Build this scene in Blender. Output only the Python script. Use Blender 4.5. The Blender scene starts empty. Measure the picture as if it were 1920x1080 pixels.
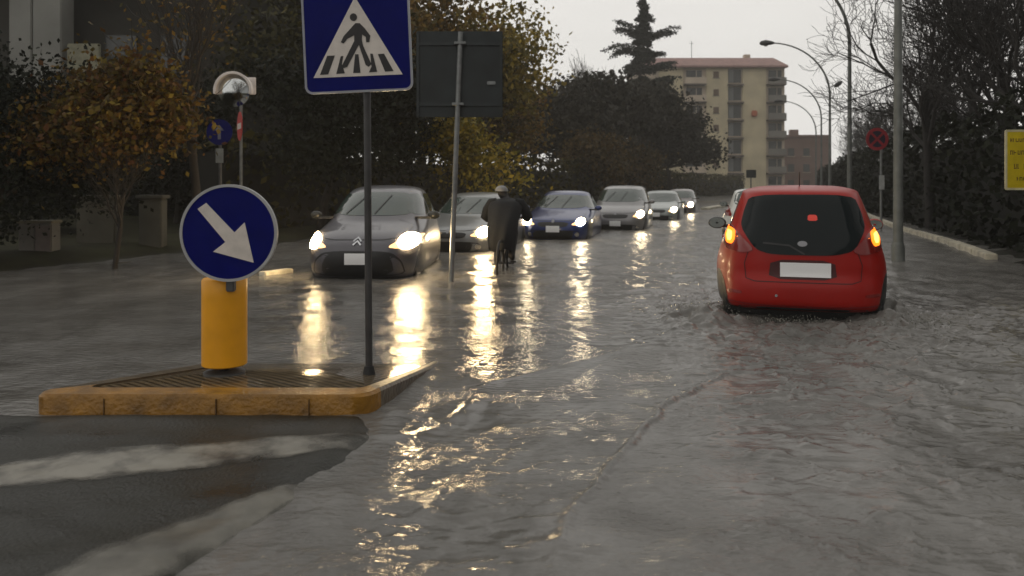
import bpy, bmesh, math, random
import numpy as np
from mathutils import Vector, Matrix, Quaternion
from mathutils.bvhtree import BVHTree

random.seed(7)
RNG = np.random.default_rng(11)
SC = bpy.context.scene
COL = SC.collection
F = 1493.0            # focal length in pixels of a 1920 wide frame
H = 1.30              # camera height above the flood water
PI = math.pi

def gx(px, d): return (px - 960.0) / F * d
def gz(py, d): return H + (350.0 - py) / F * d
def gd(py, z=0.0): return F * (H - z) / (py - 350.0)
def onw(px, py, z=0.0):
    d = gd(py, z)
    return (gx(px, d), d)
U = (0.3345, 0.9424); R = (0.9424, -0.3345)      # along the road, across the road
def rd(r, u): return (r * R[0] + u * U[0], r * R[1] + u * U[1])

# ------------------------------------------------------------------ materials
MATS = {}
def mat(name, col, rough=0.6, metal=0.0, var=0.25, scale=6.0, bump=0.0, bscale=None, emit=None, estr=0.0, coat=0.0, spec=0.5):
    if name in MATS: return MATS[name]
    m = bpy.data.materials.new(name); m.use_nodes = True
    nt = m.node_tree; b = nt.nodes['Principled BSDF']
    b.inputs['Roughness'].default_value = rough
    b.inputs['Metallic'].default_value = metal
    b.inputs['Specular IOR Level'].default_value = spec
    if coat: 
        b.inputs['Coat Weight'].default_value = coat
        b.inputs['Coat Roughness'].default_value = 0.05
    if var > 0:
        tc = nt.nodes.new('ShaderNodeTexCoord')
        n = nt.nodes.new('ShaderNodeTexNoise'); n.inputs['Scale'].default_value = scale; n.inputs['Detail'].default_value = 6
        nt.links.new(tc.outputs['Object'], n.inputs['Vector'])
        mx = nt.nodes.new('ShaderNodeMix'); mx.data_type = 'RGBA'
        mr = nt.nodes.new('ShaderNodeMapRange'); mr.inputs[1].default_value = 0.3; mr.inputs[2].default_value = 0.7
        nt.links.new(n.outputs['Fac'], mr.inputs[0]); nt.links.new(mr.outputs[0], mx.inputs[0])
        mx.inputs[6].default_value = tuple(c * (1 - var) for c in col) + (1,)
        mx.inputs[7].default_value = tuple(min(1, c * (1 + var)) for c in col) + (1,)
        nt.links.new(mx.outputs[2], b.inputs['Base Color'])
        if bump > 0:
            bn = nt.nodes.new('ShaderNodeTexNoise'); bn.inputs['Scale'].default_value = bscale or scale * 5; bn.inputs['Detail'].default_value = 5
            nt.links.new(tc.outputs['Object'], bn.inputs['Vector'])
            bp = nt.nodes.new('ShaderNodeBump'); bp.inputs['Strength'].default_value = bump; bp.inputs['Distance'].default_value = 0.02
            nt.links.new(bn.outputs['Fac'], bp.inputs['Height']); nt.links.new(bp.outputs['Normal'], b.inputs['Normal'])
    else:
        b.inputs['Base Color'].default_value = tuple(col) + (1,)
    if emit:
        b.inputs['Emission Color'].default_value = tuple(emit) + (1,)
        b.inputs['Emission Strength'].default_value = estr
    MATS[name] = m
    return m

def leafmat(name, cols, rough=0.65, trans=0.15):
    if name in MATS: return MATS[name]
    m = bpy.data.materials.new(name); m.use_nodes = True
    nt = m.node_tree; b = nt.nodes['Principled BSDF']
    g = nt.nodes.new('ShaderNodeNewGeometry'); cr = nt.nodes.new('ShaderNodeValToRGB')
    nt.links.new(g.outputs['Random Per Island'], cr.inputs[0])
    e = cr.color_ramp.elements
    e[0].position = 0; e[0].color = tuple(cols[0]) + (1,)
    e[1].position = 1; e[1].color = tuple(cols[-1]) + (1,)
    for i, c in enumerate(cols[1:-1]):
        x = e.new((i + 1) / (len(cols) - 1)); x.color = tuple(c) + (1,)
    nt.links.new(cr.outputs[0], b.inputs['Base Color'])
    b.inputs['Roughness'].default_value = rough
    b.inputs['Specular IOR Level'].default_value = 0.15
    if trans:
        out = nt.nodes['Material Output']
        t = nt.nodes.new('ShaderNodeBsdfTranslucent'); nt.links.new(cr.outputs[0], t.inputs[0])
        ms = nt.nodes.new('ShaderNodeMixShader'); ms.inputs[0].default_value = trans
        nt.links.new(b.outputs[0], ms.inputs[1]); nt.links.new(t.outputs[0], ms.inputs[2])
        nt.links.new(ms.outputs[0], out.inputs[0])
    MATS[name] = m
    return m

# ------------------------------------------------------------------ mesh helpers
def link(o, parent=None):
    COL.objects.link(o)
    if parent is not None: o.parent = parent
    return o

class MB:
    def __init__(s): s.v = []; s.f = []
    def add(s, vs, fs):
        k = len(s.v); s.v += [tuple(v) for v in vs]; s.f += [tuple(i + k for i in f) for f in fs]
    def box(s, c, d, rz=0.0, bev=0.0):
        x, y, z = d[0] / 2, d[1] / 2, d[2] / 2
        ca, sa = math.cos(rz), math.sin(rz)
        if bev > 0:
            bm = bmesh.new(); bmesh.ops.create_cube(bm, size=1)
            for v in bm.verts: v.co = Vector((v.co.x * d[0], v.co.y * d[1], v.co.z * d[2]))
            bmesh.ops.bevel(bm, geom=bm.edges[:], offset=bev, segments=2, affect='EDGES')
            vs = [(c[0] + v.co.x * ca - v.co.y * sa, c[1] + v.co.x * sa + v.co.y * ca, c[2] + v.co.z) for v in bm.verts]
            bm.verts.index_update(); fs = [[v.index for v in f.verts] for f in bm.faces]; bm.free()
            s.add(vs, fs); return s
        vs = []
        for dz in (-z, z):
            for dx, dy in ((-x, -y), (x, -y), (x, y), (-x, y)):
                vs.append((c[0] + dx * ca - dy * sa, c[1] + dx * sa + dy * ca, c[2] + dz))
        s.add(vs, [(3, 2, 1, 0), (4, 5, 6, 7), (0, 1, 5, 4), (1, 2, 6, 5), (2, 3, 7, 6), (3, 0, 4, 7)])
        return s
    def tube(s, pts, rad, n=12, cap=True):
        pts = [Vector(p) for p in pts]
        if not isinstance(rad, (list, tuple)): rad = [rad] * len(pts)
        vs = []; up = None
        for i, p in enumerate(pts):
            t = (pts[min(i + 1, len(pts) - 1)] - pts[max(i - 1, 0)]).normalized()
            if up is None:
                up = Vector((0, 0, 1)) if abs(t.z) < 0.9 else Vector((0, 1, 0))
            a = t.cross(up).normalized(); b = a.cross(t).normalized(); up = b
            for k in range(n):
                q = 2 * PI * k / n
                vs.append(p + (a * math.cos(q) + b * math.sin(q)) * rad[i])
        fs = []
        for i in range(len(pts) - 1):
            for k in range(n):
                fs.append((i * n + k, i * n + (k + 1) % n, (i + 1) * n + (k + 1) % n, (i + 1) * n + k))
        if cap:
            fs.append(tuple(range(n - 1, -1, -1))); fs.append(tuple((len(pts) - 1) * n + k for k in range(n)))
        s.add(vs, fs); return s
    def prism(s, pts, o, ax, ay, th):
        # flat polygon pts (a,b) in plane spanned by ax, ay at o, extruded by th along ax x ay
        o = Vector(o); ax = Vector(ax); ay = Vector(ay); nrm = ax.cross(ay).normalized()
        n = len(pts)
        vs = [o + ax * p[0] + ay * p[1] for p in pts] + [o + ax * p[0] + ay * p[1] + nrm * th for p in pts]
        fs = [tuple(range(n - 1, -1, -1)), tuple(range(n, 2 * n))] + [(i, (i + 1) % n, n + (i + 1) % n, n + i) for i in range(n)]
        s.add(vs, fs); return s
    def build(s, name, m, parent=None, smooth=False, ang=40):
        me = bpy.data.meshes.new(name); me.from_pydata([tuple(v) for v in s.v], [], s.f); me.materials.append(m)
        if smooth:
            me.polygons.foreach_set('use_smooth', [True] * len(me.polygons))
            me.set_sharp_from_angle(angle=math.radians(ang))
        me.update()
        o = bpy.data.objects.new(name, me)
        return link(o, parent)

def fastmesh(name, V, Fq, m, parent=None, smooth=False):
    V = np.asarray(V, dtype=np.float32); Fq = np.asarray(Fq, dtype=np.int32)
    me = bpy.data.meshes.new(name)
    me.vertices.add(len(V)); me.vertices.foreach_set('co', V.ravel())
    k = Fq.shape[1]
    me.loops.add(Fq.size); me.loops.foreach_set('vertex_index', Fq.ravel())
    me.polygons.add(len(Fq)); me.polygons.foreach_set('loop_start', np.arange(0, Fq.size, k, dtype=np.int32))
    me.polygons.foreach_set('loop_total', np.full(len(Fq), k, dtype=np.int32))
    if smooth: me.polygons.foreach_set('use_smooth', np.ones(len(Fq), dtype=bool))
    me.materials.append(m); me.update(calc_edges=True); me.validate()
    return link(bpy.data.objects.new(name, me), parent)

def thing(name, label, cat, loc=(0, 0, 0), rz=0.0, group=None, tilt=(0, 0)):
    o = bpy.data.objects.new(name, None); COL.objects.link(o)
    o.empty_display_size = 0.2
    o.location = loc; o.rotation_euler = (tilt[0], tilt[1], rz)
    o['label'] = label; o['category'] = cat
    if group: o['group'] = group
    return o
def tag(o, label, cat, group=None, kind=None):
    o['label'] = label; o['category'] = cat
    if group: o['group'] = group
    if kind: o['kind'] = kind
    return o
def struct(o): o['kind'] = 'structure'; return o

def circ(r, n=48, cx=0, cy=0, ry=None):
    ry = ry or r
    return [(cx + r * math.cos(2 * PI * k / n), cy + ry * math.sin(2 * PI * k / n)) for k in range(n)]
def rrect(w, h, r, n=6):
    pts = []
    for cx, cy, a0 in ((w/2 - r, h/2 - r, 0), (-w/2 + r, h/2 - r, 90), (-w/2 + r, -h/2 + r, 180), (w/2 - r, -h/2 + r, 270)):
        for k in range(n + 1):
            a = math.radians(a0 + 90 * k / n); pts.append((cx + r * math.cos(a), cy + r * math.sin(a)))
    return pts
def ring_prism(mb, outer, inner, o, ax, ay, th):
    o = Vector(o); ax = Vector(ax); ay = Vector(ay); nrm = ax.cross(ay).normalized(); n = len(outer)
    P = lambda p, k: o + ax * p[0] + ay * p[1] + nrm * k
    vs = [P(p, 0) for p in outer] + [P(p, 0) for p in inner] + [P(p, th) for p in outer] + [P(p, th) for p in inner]
    fs = []
    for i in range(n):
        j = (i + 1) % n
        fs += [(i, n + i, n + j, j), (2*n + i, 2*n + j, 3*n + j, 3*n + i), (i, j, 2*n + j, 2*n + i), (n + i, 3*n + i, 3*n + j, n + j)]
    mb.add(vs, fs)

# ------------------------------------------------------------------ numpy noise
def vnoise(x, y, seed=0):
    r = np.random.default_rng(seed); T = r.random((256, 256)).astype(np.float64)
    xi = np.floor(x).astype(int); yi = np.floor(y).astype(int); fx = x - xi; fy = y - yi
    fx = fx * fx * (3 - 2 * fx); fy = fy * fy * (3 - 2 * fy)
    a = T[yi % 256, xi % 256]; b = T[yi % 256, (xi + 1) % 256]; c = T[(yi + 1) % 256, xi % 256]; d = T[(yi + 1) % 256, (xi + 1) % 256]
    return (a * (1 - fx) + b * fx) * (1 - fy) + (c * (1 - fx) + d * fx) * fy
def fbm(x, y, seed=0, octs=4):
    s = 0; a = 1; t = 0
    for k in range(octs):
        s = s + a * vnoise(x * 2 ** k + 17 * k, y * 2 ** k + 9 * k, seed + k); t += a; a *= 0.5
    return s / t
def sstep(a, b, x):
    t = np.clip((x - a) / (b - a), 0, 1); return t * t * (3 - 2 * t)

# ------------------------------------------------------------------ camera, world, sun
cam_d = bpy.data.cameras.new('camera'); cam = bpy.data.objects.new('camera', cam_d); COL.objects.link(cam)
cam.location = (0, 0, H); cam.rotation_euler = (PI / 2, 0, 0)
cam_d.sensor_width = 36; cam_d.lens = F / 1920 * 36; cam_d.shift_y = -190 / 1920
cam_d.clip_start = 0.05; cam_d.clip_end = 5000
SC.camera = cam
cam_d.dof.use_dof = True; cam_d.dof.focus_distance = 6.5; cam_d.dof.aperture_fstop = 2.6

W = bpy.data.worlds.new('World'); SC.world = W; W.use_nodes = True
nt = W.node_tree; bg = nt.nodes['Background']
SUN_EL, SUN_AZ = math.radians(48), math.radians(215)
sky = nt.nodes.new('ShaderNodeTexSky'); sky.sky_type = 'NISHITA'; sky.sun_disc = False
sky.sun_elevation = SUN_EL; sky.sun_rotation = SUN_AZ
hs = nt.nodes.new('ShaderNodeHueSaturation'); hs.inputs['Saturation'].default_value = 0.12; hs.inputs['Value'].default_value = 0.5
nt.links.new(sky.outputs[0], hs.inputs['Color'])
tc = nt.nodes.new('ShaderNodeTexCoord')
sep = nt.nodes.new('ShaderNodeSeparateXYZ'); nt.links.new(tc.outputs['Generated'], sep.inputs[0])
el = nt.nodes.new('ShaderNodeMapRange'); el.interpolation_type = 'SMOOTHSTEP'
el.inputs[1].default_value = 0.35; el.inputs[2].default_value = 0.95; el.inputs[3].default_value = 1.0; el.inputs[4].default_value = 0.80
nt.links.new(sep.outputs[2], el.inputs[0])
bk = nt.nodes.new('ShaderNodeMapRange'); bk.interpolation_type = 'SMOOTHSTEP'
bk.inputs[1].default_value = -0.5; bk.inputs[2].default_value = 0.55; bk.inputs[3].default_value = 0.27; bk.inputs[4].default_value = 1.0
nt.links.new(sep.outputs[1], bk.inputs[0])
mu = nt.nodes.new('ShaderNodeMath'); mu.operation = 'MULTIPLY'; nt.links.new(el.outputs[0], mu.inputs[0]); nt.links.new(bk.outputs[0], mu.inputs[1])
cn = nt.nodes.new('ShaderNodeTexNoise'); cn.inputs['Scale'].default_value = 2.2; cn.inputs['Detail'].default_value = 5
mpn = nt.nodes.new('ShaderNodeMapping'); mpn.inputs['Scale'].default_value = (1, 1, 3)
nt.links.new(tc.outputs['Generated'], mpn.inputs[0]); nt.links.new(mpn.outputs[0], cn.inputs['Vector'])
cm = nt.nodes.new('ShaderNodeMapRange'); cm.inputs[1].default_value = 0.3; cm.inputs[2].default_value = 0.7; cm.inputs[3].default_value = 0.93; cm.inputs[4].default_value = 1.05
nt.links.new(cn.outputs['Fac'], cm.inputs[0])
mu2 = nt.nodes.new('ShaderNodeMath'); mu2.operation = 'MULTIPLY'; nt.links.new(mu.outputs[0], mu2.inputs[0]); nt.links.new(cm.outputs[0], mu2.inputs[1])
vs = nt.nodes.new('ShaderNodeVectorMath'); vs.operation = 'SCALE'; vs.inputs[0].default_value = (9.5, 9.25, 8.8)
nt.links.new(mu2.outputs[0], vs.inputs['Scale'])
ad = nt.nodes.new('ShaderNodeMix'); ad.data_type = 'RGBA'; ad.inputs[0].default_value = 0.92
nt.links.new(hs.outputs[0], ad.inputs[6]); nt.links.new(vs.outputs[0], ad.inputs[7])
nt.links.new(ad.outputs[2], bg.inputs['Color']); bg.inputs['Strength'].default_value = 0.1

sd = bpy.data.lights.new('sun', 'SUN'); sd.energy = 0.85; sd.angle = math.radians(95); sd.color = (1, 0.96, 0.9)
so = bpy.data.objects.new('sun', sd); COL.objects.link(so)
so.rotation_euler = (PI / 2 - SUN_EL, 0, PI - SUN_AZ)
so.location = (0, 0, 50)

SC.view_settings.view_transform = 'Standard'; SC.view_settings.look = 'None'; SC.view_settings.exposure = 0; SC.view_settings.gamma = 1
SC.cycles.use_denoising = True
SC.cycles.max_bounces = 6; SC.cycles.volume_bounces = 0; SC.cycles.diffuse_bounces = 3; SC.cycles.glossy_bounces = 3
SC.cycles.sample_clamp_indirect = 6; SC.cycles.sample_clamp_direct = 0

# ------------------------------------------------------------------ common materials
M = dict(
    galv=mat('galvanised steel', (0.22, 0.23, 0.23), 0.45, 0.6, 0.2, 9),
    pole=mat('weathered grey pole', (0.10, 0.10, 0.10), 0.5, 0.3, 0.3, 7),
    lamp=mat('lamp post grey', (0.16, 0.17, 0.16), 0.5, 0.3, 0.25, 5),
    blue=mat('sign blue', (0.001, 0.004, 0.12), 0.5, 0, 0.15, 8, spec=0.12),
    white=mat('sign white', (0.72, 0.66, 0.60), 0.4, 0, 0.12, 12),
    black=mat('sign black', (0.012, 0.010, 0.010), 0.4, 0, 0.1),
    yellow=mat('yellow plastic', (0.86, 0.38, 0.006), 0.45, 0, 0.10, 5, 0.05),
    ykerb=mat('yellow kerb paint', (0.27, 0.125, 0.008), 0.35, 0, 0.45, 7, 0.5, 40),
    red=mat('sign red', (0.50, 0.02, 0.015), 0.4, 0, 0.15),
    signback=mat('dark sign back', (0.018, 0.024, 0.026), 0.5, 0.2, 0.3, 3),
    glass=mat('car glass', (0.045, 0.066, 0.058), 0.05, 0, 0, spec=0.8), dglass=mat('dark rear glass', (0.005, 0.009, 0.010), 0.06, 0, 0, spec=0.2),  # car glass: green-grey reflection is put into the base colour
    rubber=mat('rubber', (0.012, 0.012, 0.012), 0.6, 0, 0.2),
    plastic=mat('black plastic', (0.016, 0.016, 0.017), 0.4, 0, 0.2),
    rim=mat('wheel alloy', (0.30, 0.30, 0.31), 0.35, 0.7, 0.1),
    chrome=mat('chrome', (0.55, 0.56, 0.58), 0.15, 1.0, 0),
    plate=mat('plate white', (0.9, 0.9, 0.9), 0.35, 0, 0),
    bark=mat('dark bark', (0.030, 0.025, 0.020), 0.9, 0, 0.4, 3, 0.6, 12),
    concrete=mat('stained concrete', (0.10, 0.095, 0.075), 0.85, 0, 0.35, 1.2, 0.3, 12),
)
head_em = mat('headlight glow', (0.8, 0.8, 0.8), 0.2, 0, 0, emit=(1.0, 0.72, 0.38), estr=130.0)
head_em2 = mat('dipped headlight glow', (0.8, 0.8, 0.8), 0.2, 0, 0, emit=(1.0, 0.80, 0.50), estr=60.0)
tail_em = mat('lit tail light', (0.8, 0.1, 0.02), 0.3, 0, 0, emit=(1.0, 0.22, 0.012), estr=2.3)
bulb_em = mat('indicator bulb glow', (0.8, 0.4, 0.1), 0.3, 0, 0, emit=(1.0, 0.55, 0.10), estr=3.2)
brake_em = mat('high brake light', (0.6, 0.03, 0.02), 0.3, 0, 0, emit=(1.0, 0.10, 0.05), estr=0.12)

# ================================================================== GROUND and WATER
def grow_axis(lo, hi, fine_lo, fine_hi, step, g=1.12, maxstep=60):
    a = list(np.arange(fine_lo, fine_hi, step))
    s = step; x = fine_hi
    while x < hi:
        a.append(x); s = min(s * g, maxstep); x += s
    a.append(hi)
    s = step; x = fine_lo; b = []
    while x > lo:
        s = min(s * g, maxstep); x -= s; b.append(max(x, lo))
    return np.array(sorted(set(b)) + a)

def ground_h(x, y):
    r = x * R[0] + y * R[1]; u = x * U[0] + y * U[1]
    n = fbm(x * 0.7, y * 0.7, 3) - 0.5
    z = np.full_like(x, -0.17) + 0.05 * n
    # left verge and right verge rise out of the flood
    z = z + 0.36 * sstep(-10.2, -12.6, r + 1.3 * (fbm(x * 0.35, y * 0.35, 5) - 0.5)) + 0.5 * sstep(-13, -24, r)
    edge_r = 3.3 + 0.0 * u
    z = z + 0.22 * sstep(edge_r, edge_r + 0.35, r) + 0.6 * sstep(5, 12, r)
    z = z + 0.25 * sstep(62, 85, u)
    # bare wet asphalt near the camera on the left
    bx = np.interp(y, [0, 2.0, 2.66, 3.18, 3.8, 4.3, 4.8, 5.4], [-1.05, -1.0, -0.86, -0.72, -0.56, -0.42, -0.5, -1.4])
    patch = sstep(-0.1, 0.38, bx - x + 0.45 * (fbm(x * 2.2, y * 2.2, 8) - 0.5)) * sstep(5.0, 4.4, y)
    z = z * (1 - patch) + patch * (0.024 + 0.050 * (fbm(x * 1.3, y * 2.6, 14) - 0.5) + 0.012 * (fbm(x * 6, y * 6, 15) - 0.5))
    return z

gxs = grow_axis(-900, 1200, -3.6, 0.6, 0.04, 1.10); gys = grow_axis(-300, 2500, 1.8, 6.0, 0.04, 1.08)
X, Y = np.meshgrid(gxs, gys); Z = ground_h(X, Y)
def gridmesh(name, X, Y, Z, m):
    ny, nx = X.shape
    idx = np.arange(nx * ny).reshape(ny, nx)
    q = np.stack([idx[:-1, :-1], idx[:-1, 1:], idx[1:, 1:], idx[1:, :-1]], -1).reshape(-1, 4)
    return fastmesh(name, np.stack([X, Y, Z], -1).reshape(-1, 3), q, m, None, True)

def asphalt():
    m = bpy.data.materials.new('wet asphalt and verge'); m.use_nodes = True
    nt = m.node_tree; b = nt.nodes['Principled BSDF']
    tc = nt.nodes.new('ShaderNodeTexCoord')
    n1 = nt.nodes.new('ShaderNodeTexNoise'); n1.inputs['Scale'].default_value = 1.4; n1.inputs['Detail'].default_value = 9; n1.inputs['Roughness'].default_value = 0.65
    n2 = nt.nodes.new('ShaderNodeTexNoise'); n2.inputs['Scale'].default_value = 55; n2.inputs['Detail'].default_value = 6
    nt.links.new(tc.outputs['Object'], n1.inputs['Vector']); nt.links.new(tc.outputs['Object'], n2.inputs['Vector'])
    c1 = nt.nodes.new('ShaderNodeValToRGB'); e = c1.color_ramp.elements
    e[0].position = 0.32; e[0].color = (0.010, 0.010, 0.007, 1); e[1].position = 0.68; e[1].color = (0.036, 0.035, 0.028, 1)
    nt.links.new(n1.outputs['Fac'], c1.inputs[0])
    # verge soil and grass far from the carriageway
    sp = nt.nodes.new('ShaderNodeVectorMath'); sp.operation = 'DOT_PRODUCT'; sp.inputs[1].default_value = (R[0], R[1], 0)
    nt.links.new(tc.outputs['Object'], sp.inputs[0])
    mr = nt.nodes.new('ShaderNodeMapRange'); mr.inputs[1].default_value = -10.8; mr.inputs[2].default_value = -11.6
    nt.links.new(sp.outputs['Value'], mr.inputs[0])
    mr2 = nt.nodes.new('ShaderNodeMapRange'); mr2.inputs[1].default_value = 4.4; mr2.inputs[2].default_value = 5.0
    nt.links.new(sp.outputs['Value'], mr2.inputs[0])
    mxx = nt.nodes.new('ShaderNodeMath'); mxx.operation = 'MAXIMUM'; nt.links.new(mr.outputs[0], mxx.inputs[0]); nt.links.new(mr2.outputs[0], mxx.inputs[1])
    c2 = nt.nodes.new('ShaderNodeValToRGB'); e = c2.color_ramp.elements
    e[0].position = 0.35; e[0].color = (0.018, 0.016, 0.008, 1); e[1].position = 0.7; e[1].color = (0.035, 0.036, 0.014, 1)
    nt.links.new(n1.outputs['Fac'], c2.inputs[0])
    mx = nt.nodes.new('ShaderNodeMix'); mx.data_type = 'RGBA'; nt.links.new(mxx.outputs[0], mx.inputs[0])
    nt.links.new(c1.outputs[0], mx.inputs[6]); nt.links.new(c2.outputs[0], mx.inputs[7])
    nt.links.new(mx.outputs[2], b.inputs['Base Color'])
    b.inputs['Specular IOR Level'].default_value = 0.22
    ro = nt.nodes.new('ShaderNodeMapRange'); ro.inputs[1].default_value = 0.35; ro.inputs[2].default_value = 0.65; ro.inputs[3].default_value = 0.22; ro.inputs[4].default_value = 0.55
    nt.links.new(n1.outputs['Fac'], ro.inputs[0]); 
    rm = nt.nodes.new('ShaderNodeMath'); rm.operation = 'MAXIMUM'; nt.links.new(ro.outputs[0], rm.inputs[0]); nt.links.new(mxx.outputs[0], rm.inputs[1])
    nt.links.new(rm.outputs[0], b.inputs['Roughness'])
    bp = nt.nodes.new('ShaderNodeBump'); bp.inputs['Strength'].default_value = 0.8; bp.inputs['Distance'].default_value = 0.006
    nt.links.new(n2.outputs['Fac'], bp.inputs['Height']); nt.links.new(bp.outputs['Normal'], b.inputs['Normal'])
    return m
struct(gridmesh('ground', X, Y, Z, asphalt()))

# -- flood water
def seg_dist(x, y, pts):
    best = np.full(x.shape, 1e9); side = np.zeros(x.shape); along = np.zeros(x.shape); L = 0
    for (ax, ay), (bx, by) in zip(pts[:-1], pts[1:]):
        dx, dy = bx - ax, by - ay; l = math.hypot(dx, dy)
        t = np.clip(((x - ax) * dx + (y - ay) * dy) / (l * l), 0, 1)
        qx, qy = ax + t * dx, ay + t * dy
        d = np.hypot(x - qx, y - qy); s = np.sign((x - ax) * dy - (y - ay) * dx)
        m = d < best
        best = np.where(m, d, best); side = np.where(m, s, side); along = np.where(m, L + t * l, along); L += l
    return best * side, along / L

RED = (gx(1505, 7.6), 7.6)     # rear face of the red car
def water_h(x, y):
    r = np.random.default_rng(5)
    h = np.zeros_like(x)
    wx = x + 0.35 * (fbm(x * 0.9, y * 0.9, 21) - 0.5); wy = y + 0.35 * (fbm(x * 0.9 + 40, y * 0.9, 22) - 0.5)
    for k in range(56):
        lam = 0.07 * (1.1 / 0.07) ** r.random()
        a = r.normal(PI / 2 + 0.1, 1.1)
        amp = 0.0027 * lam ** 0.8
        h += amp * np.sin(2 * PI * (wx * math.cos(a) + wy * math.sin(a)) / lam + r.random() * 6.28)
    # calmer sheet ahead of the camera, choppier to the right
    calm = 0.42 + 0.75 * sstep(0.45, 2.2, x - 0.12 * y) + 0.45 * sstep(6, 10, y) + 0.5 * fbm(x * 0.5, y * 0.5, 31) - 0.15
    pool = sstep(4.6, 5.6, y) * sstep(12.5, 9.5, y) * sstep(1.3, 0.5, x - 0.1 * y)      # smooth ponded water in front of the queue
    calm = calm * (1 - 0.72 * pool)
    h *= np.clip(calm, 0.08, 1.5)
    h += 0.010 * (fbm(x * 7.5, y * 12.0, 41, 3) - 0.5) * np.clip(calm, 0.08, 1.3)
    # little lumps of chop with sharp tops
    rid = 1 - np.abs(2 * fbm(x * 3.1, y * 6.2, 52, 3) - 1)
    h += 0.020 * np.clip(rid - 0.90, 0, 1) / 0.1 * sstep(0.2, 1.6, x - 0.05 * y) * (0.4 + fbm(x, y, 53))
    def J(p): return [onw(a, b) for a, b in p]
    jx = x + 0.05 * (fbm(x * 9, y * 9, 61) - 0.5) + 0.12 * (fbm(x * 2.5, y * 2.5, 62) - 0.5)
    jy = y + 0.06 * (fbm(x * 9, y * 9, 63) - 0.5)
    for P, A, wd in ((J([(1035, 1095), (1060, 1000), (1110, 905), (1160, 852), (1212, 800), (1262, 755), (1330, 715), (1410, 685)]), 0.022, 0.020),
                     (J([(880, 735), (930, 715), (1050, 690), (1180, 655), (1300, 640)]), 0.016, 0.024),
                     (J([(640, 1090), (690, 1010), (770, 940), (820, 870), (880, 770), (960, 722)]), 0.004, 0.03)):
        s, t = seg_dist(jx, jy, P)
        env = np.sin(PI * np.clip(t, 0.02, 0.98)) ** 0.5 * (0.45 + 0.9 * fbm(x * 4, y * 4, 70))
        h += A * env * np.exp(-(s / wd) ** 2)
    # braided run-off between the island and the lane
    q = x * 0.55 - y * 0.83; p = x * 0.83 + y * 0.55
    zone = np.exp(-((x + 0.55 - 0.12 * (y - 3)) / 0.42) ** 2) * sstep(6.2, 5.0, y)
    h += zone * 0.030 * (fbm(p * 1.3, (x * 0.95 - y * 0.25) * 7, 81, 4) - 0.5)
    zg = np.exp(-((x + 0.18 - 0.02 * y) / 0.42) ** 2) * sstep(4.6, 3.9, y)
    h += zg * 0.016 * (fbm(x * 9, y * 20, 85, 3) - 0.5)
    zb2 = np.exp(-(((x + 0.42) / 0.30) ** 4) - ((y - 6.0) / 0.45) ** 4)
    h += zb2 * 0.0045 * (fbm(x * 13, y * 22, 86, 3) - 0.5)
    # wake rising behind and beside the red car
    for wxp in (-0.72, 0.72):
        cx, cy = RED[0] + wxp, RED[1] - 0.05
        d = np.hypot((x - cx) / 0.30, (y - cy) / 0.38)
        h += 0.085 * np.exp(-d ** 2) * (0.2 + fbm(x * 9, y * 9, 91))
    for sg, ax in ((-1, -1.02), (1, 1.0)):
        d = np.hypot((x - RED[0] - ax) / 0.26, (y - RED[1] - 0.25) / 0.55)
        h += 0.15 * np.exp(-d ** 2) * np.clip(fbm(x * 8, y * 6, 95 + sg, 4) - 0.32, 0, 1) * 2
        lv_ = (x - RED[0]) * sg - 0.75 - 0.55 * (RED[1] + 0.6 - y)
        h += 0.016 * np.exp(-(lv_ / 0.09) ** 2) * sstep(3.4, 0.0, RED[1] - y) * sstep(-1.2, 0.2, RED[1] - y) * (0.4 + fbm(x * 5, y * 5, 97))
    d = np.hypot((x - RED[0]) / 1.4, (y - RED[1] + 0.5) / 0.9)
    h += 0.075 * np.exp(-d ** 2) * (fbm(x * 6, y * 9, 92, 4) - 0.5) * 2
    fade = sstep(160, 20, y)
    return h * (0.35 + 0.65 * fade)

wxs = grow_axis(-70, 110, -3.4, 4.6, 0.019, 1.05, 1.5); wys = grow_axis(-12, 190, 2.4, 8.6, 0.017, 1.025, 1.5)
X, Y = np.meshgrid(wxs, wys); Z = water_h(X, Y)

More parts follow.
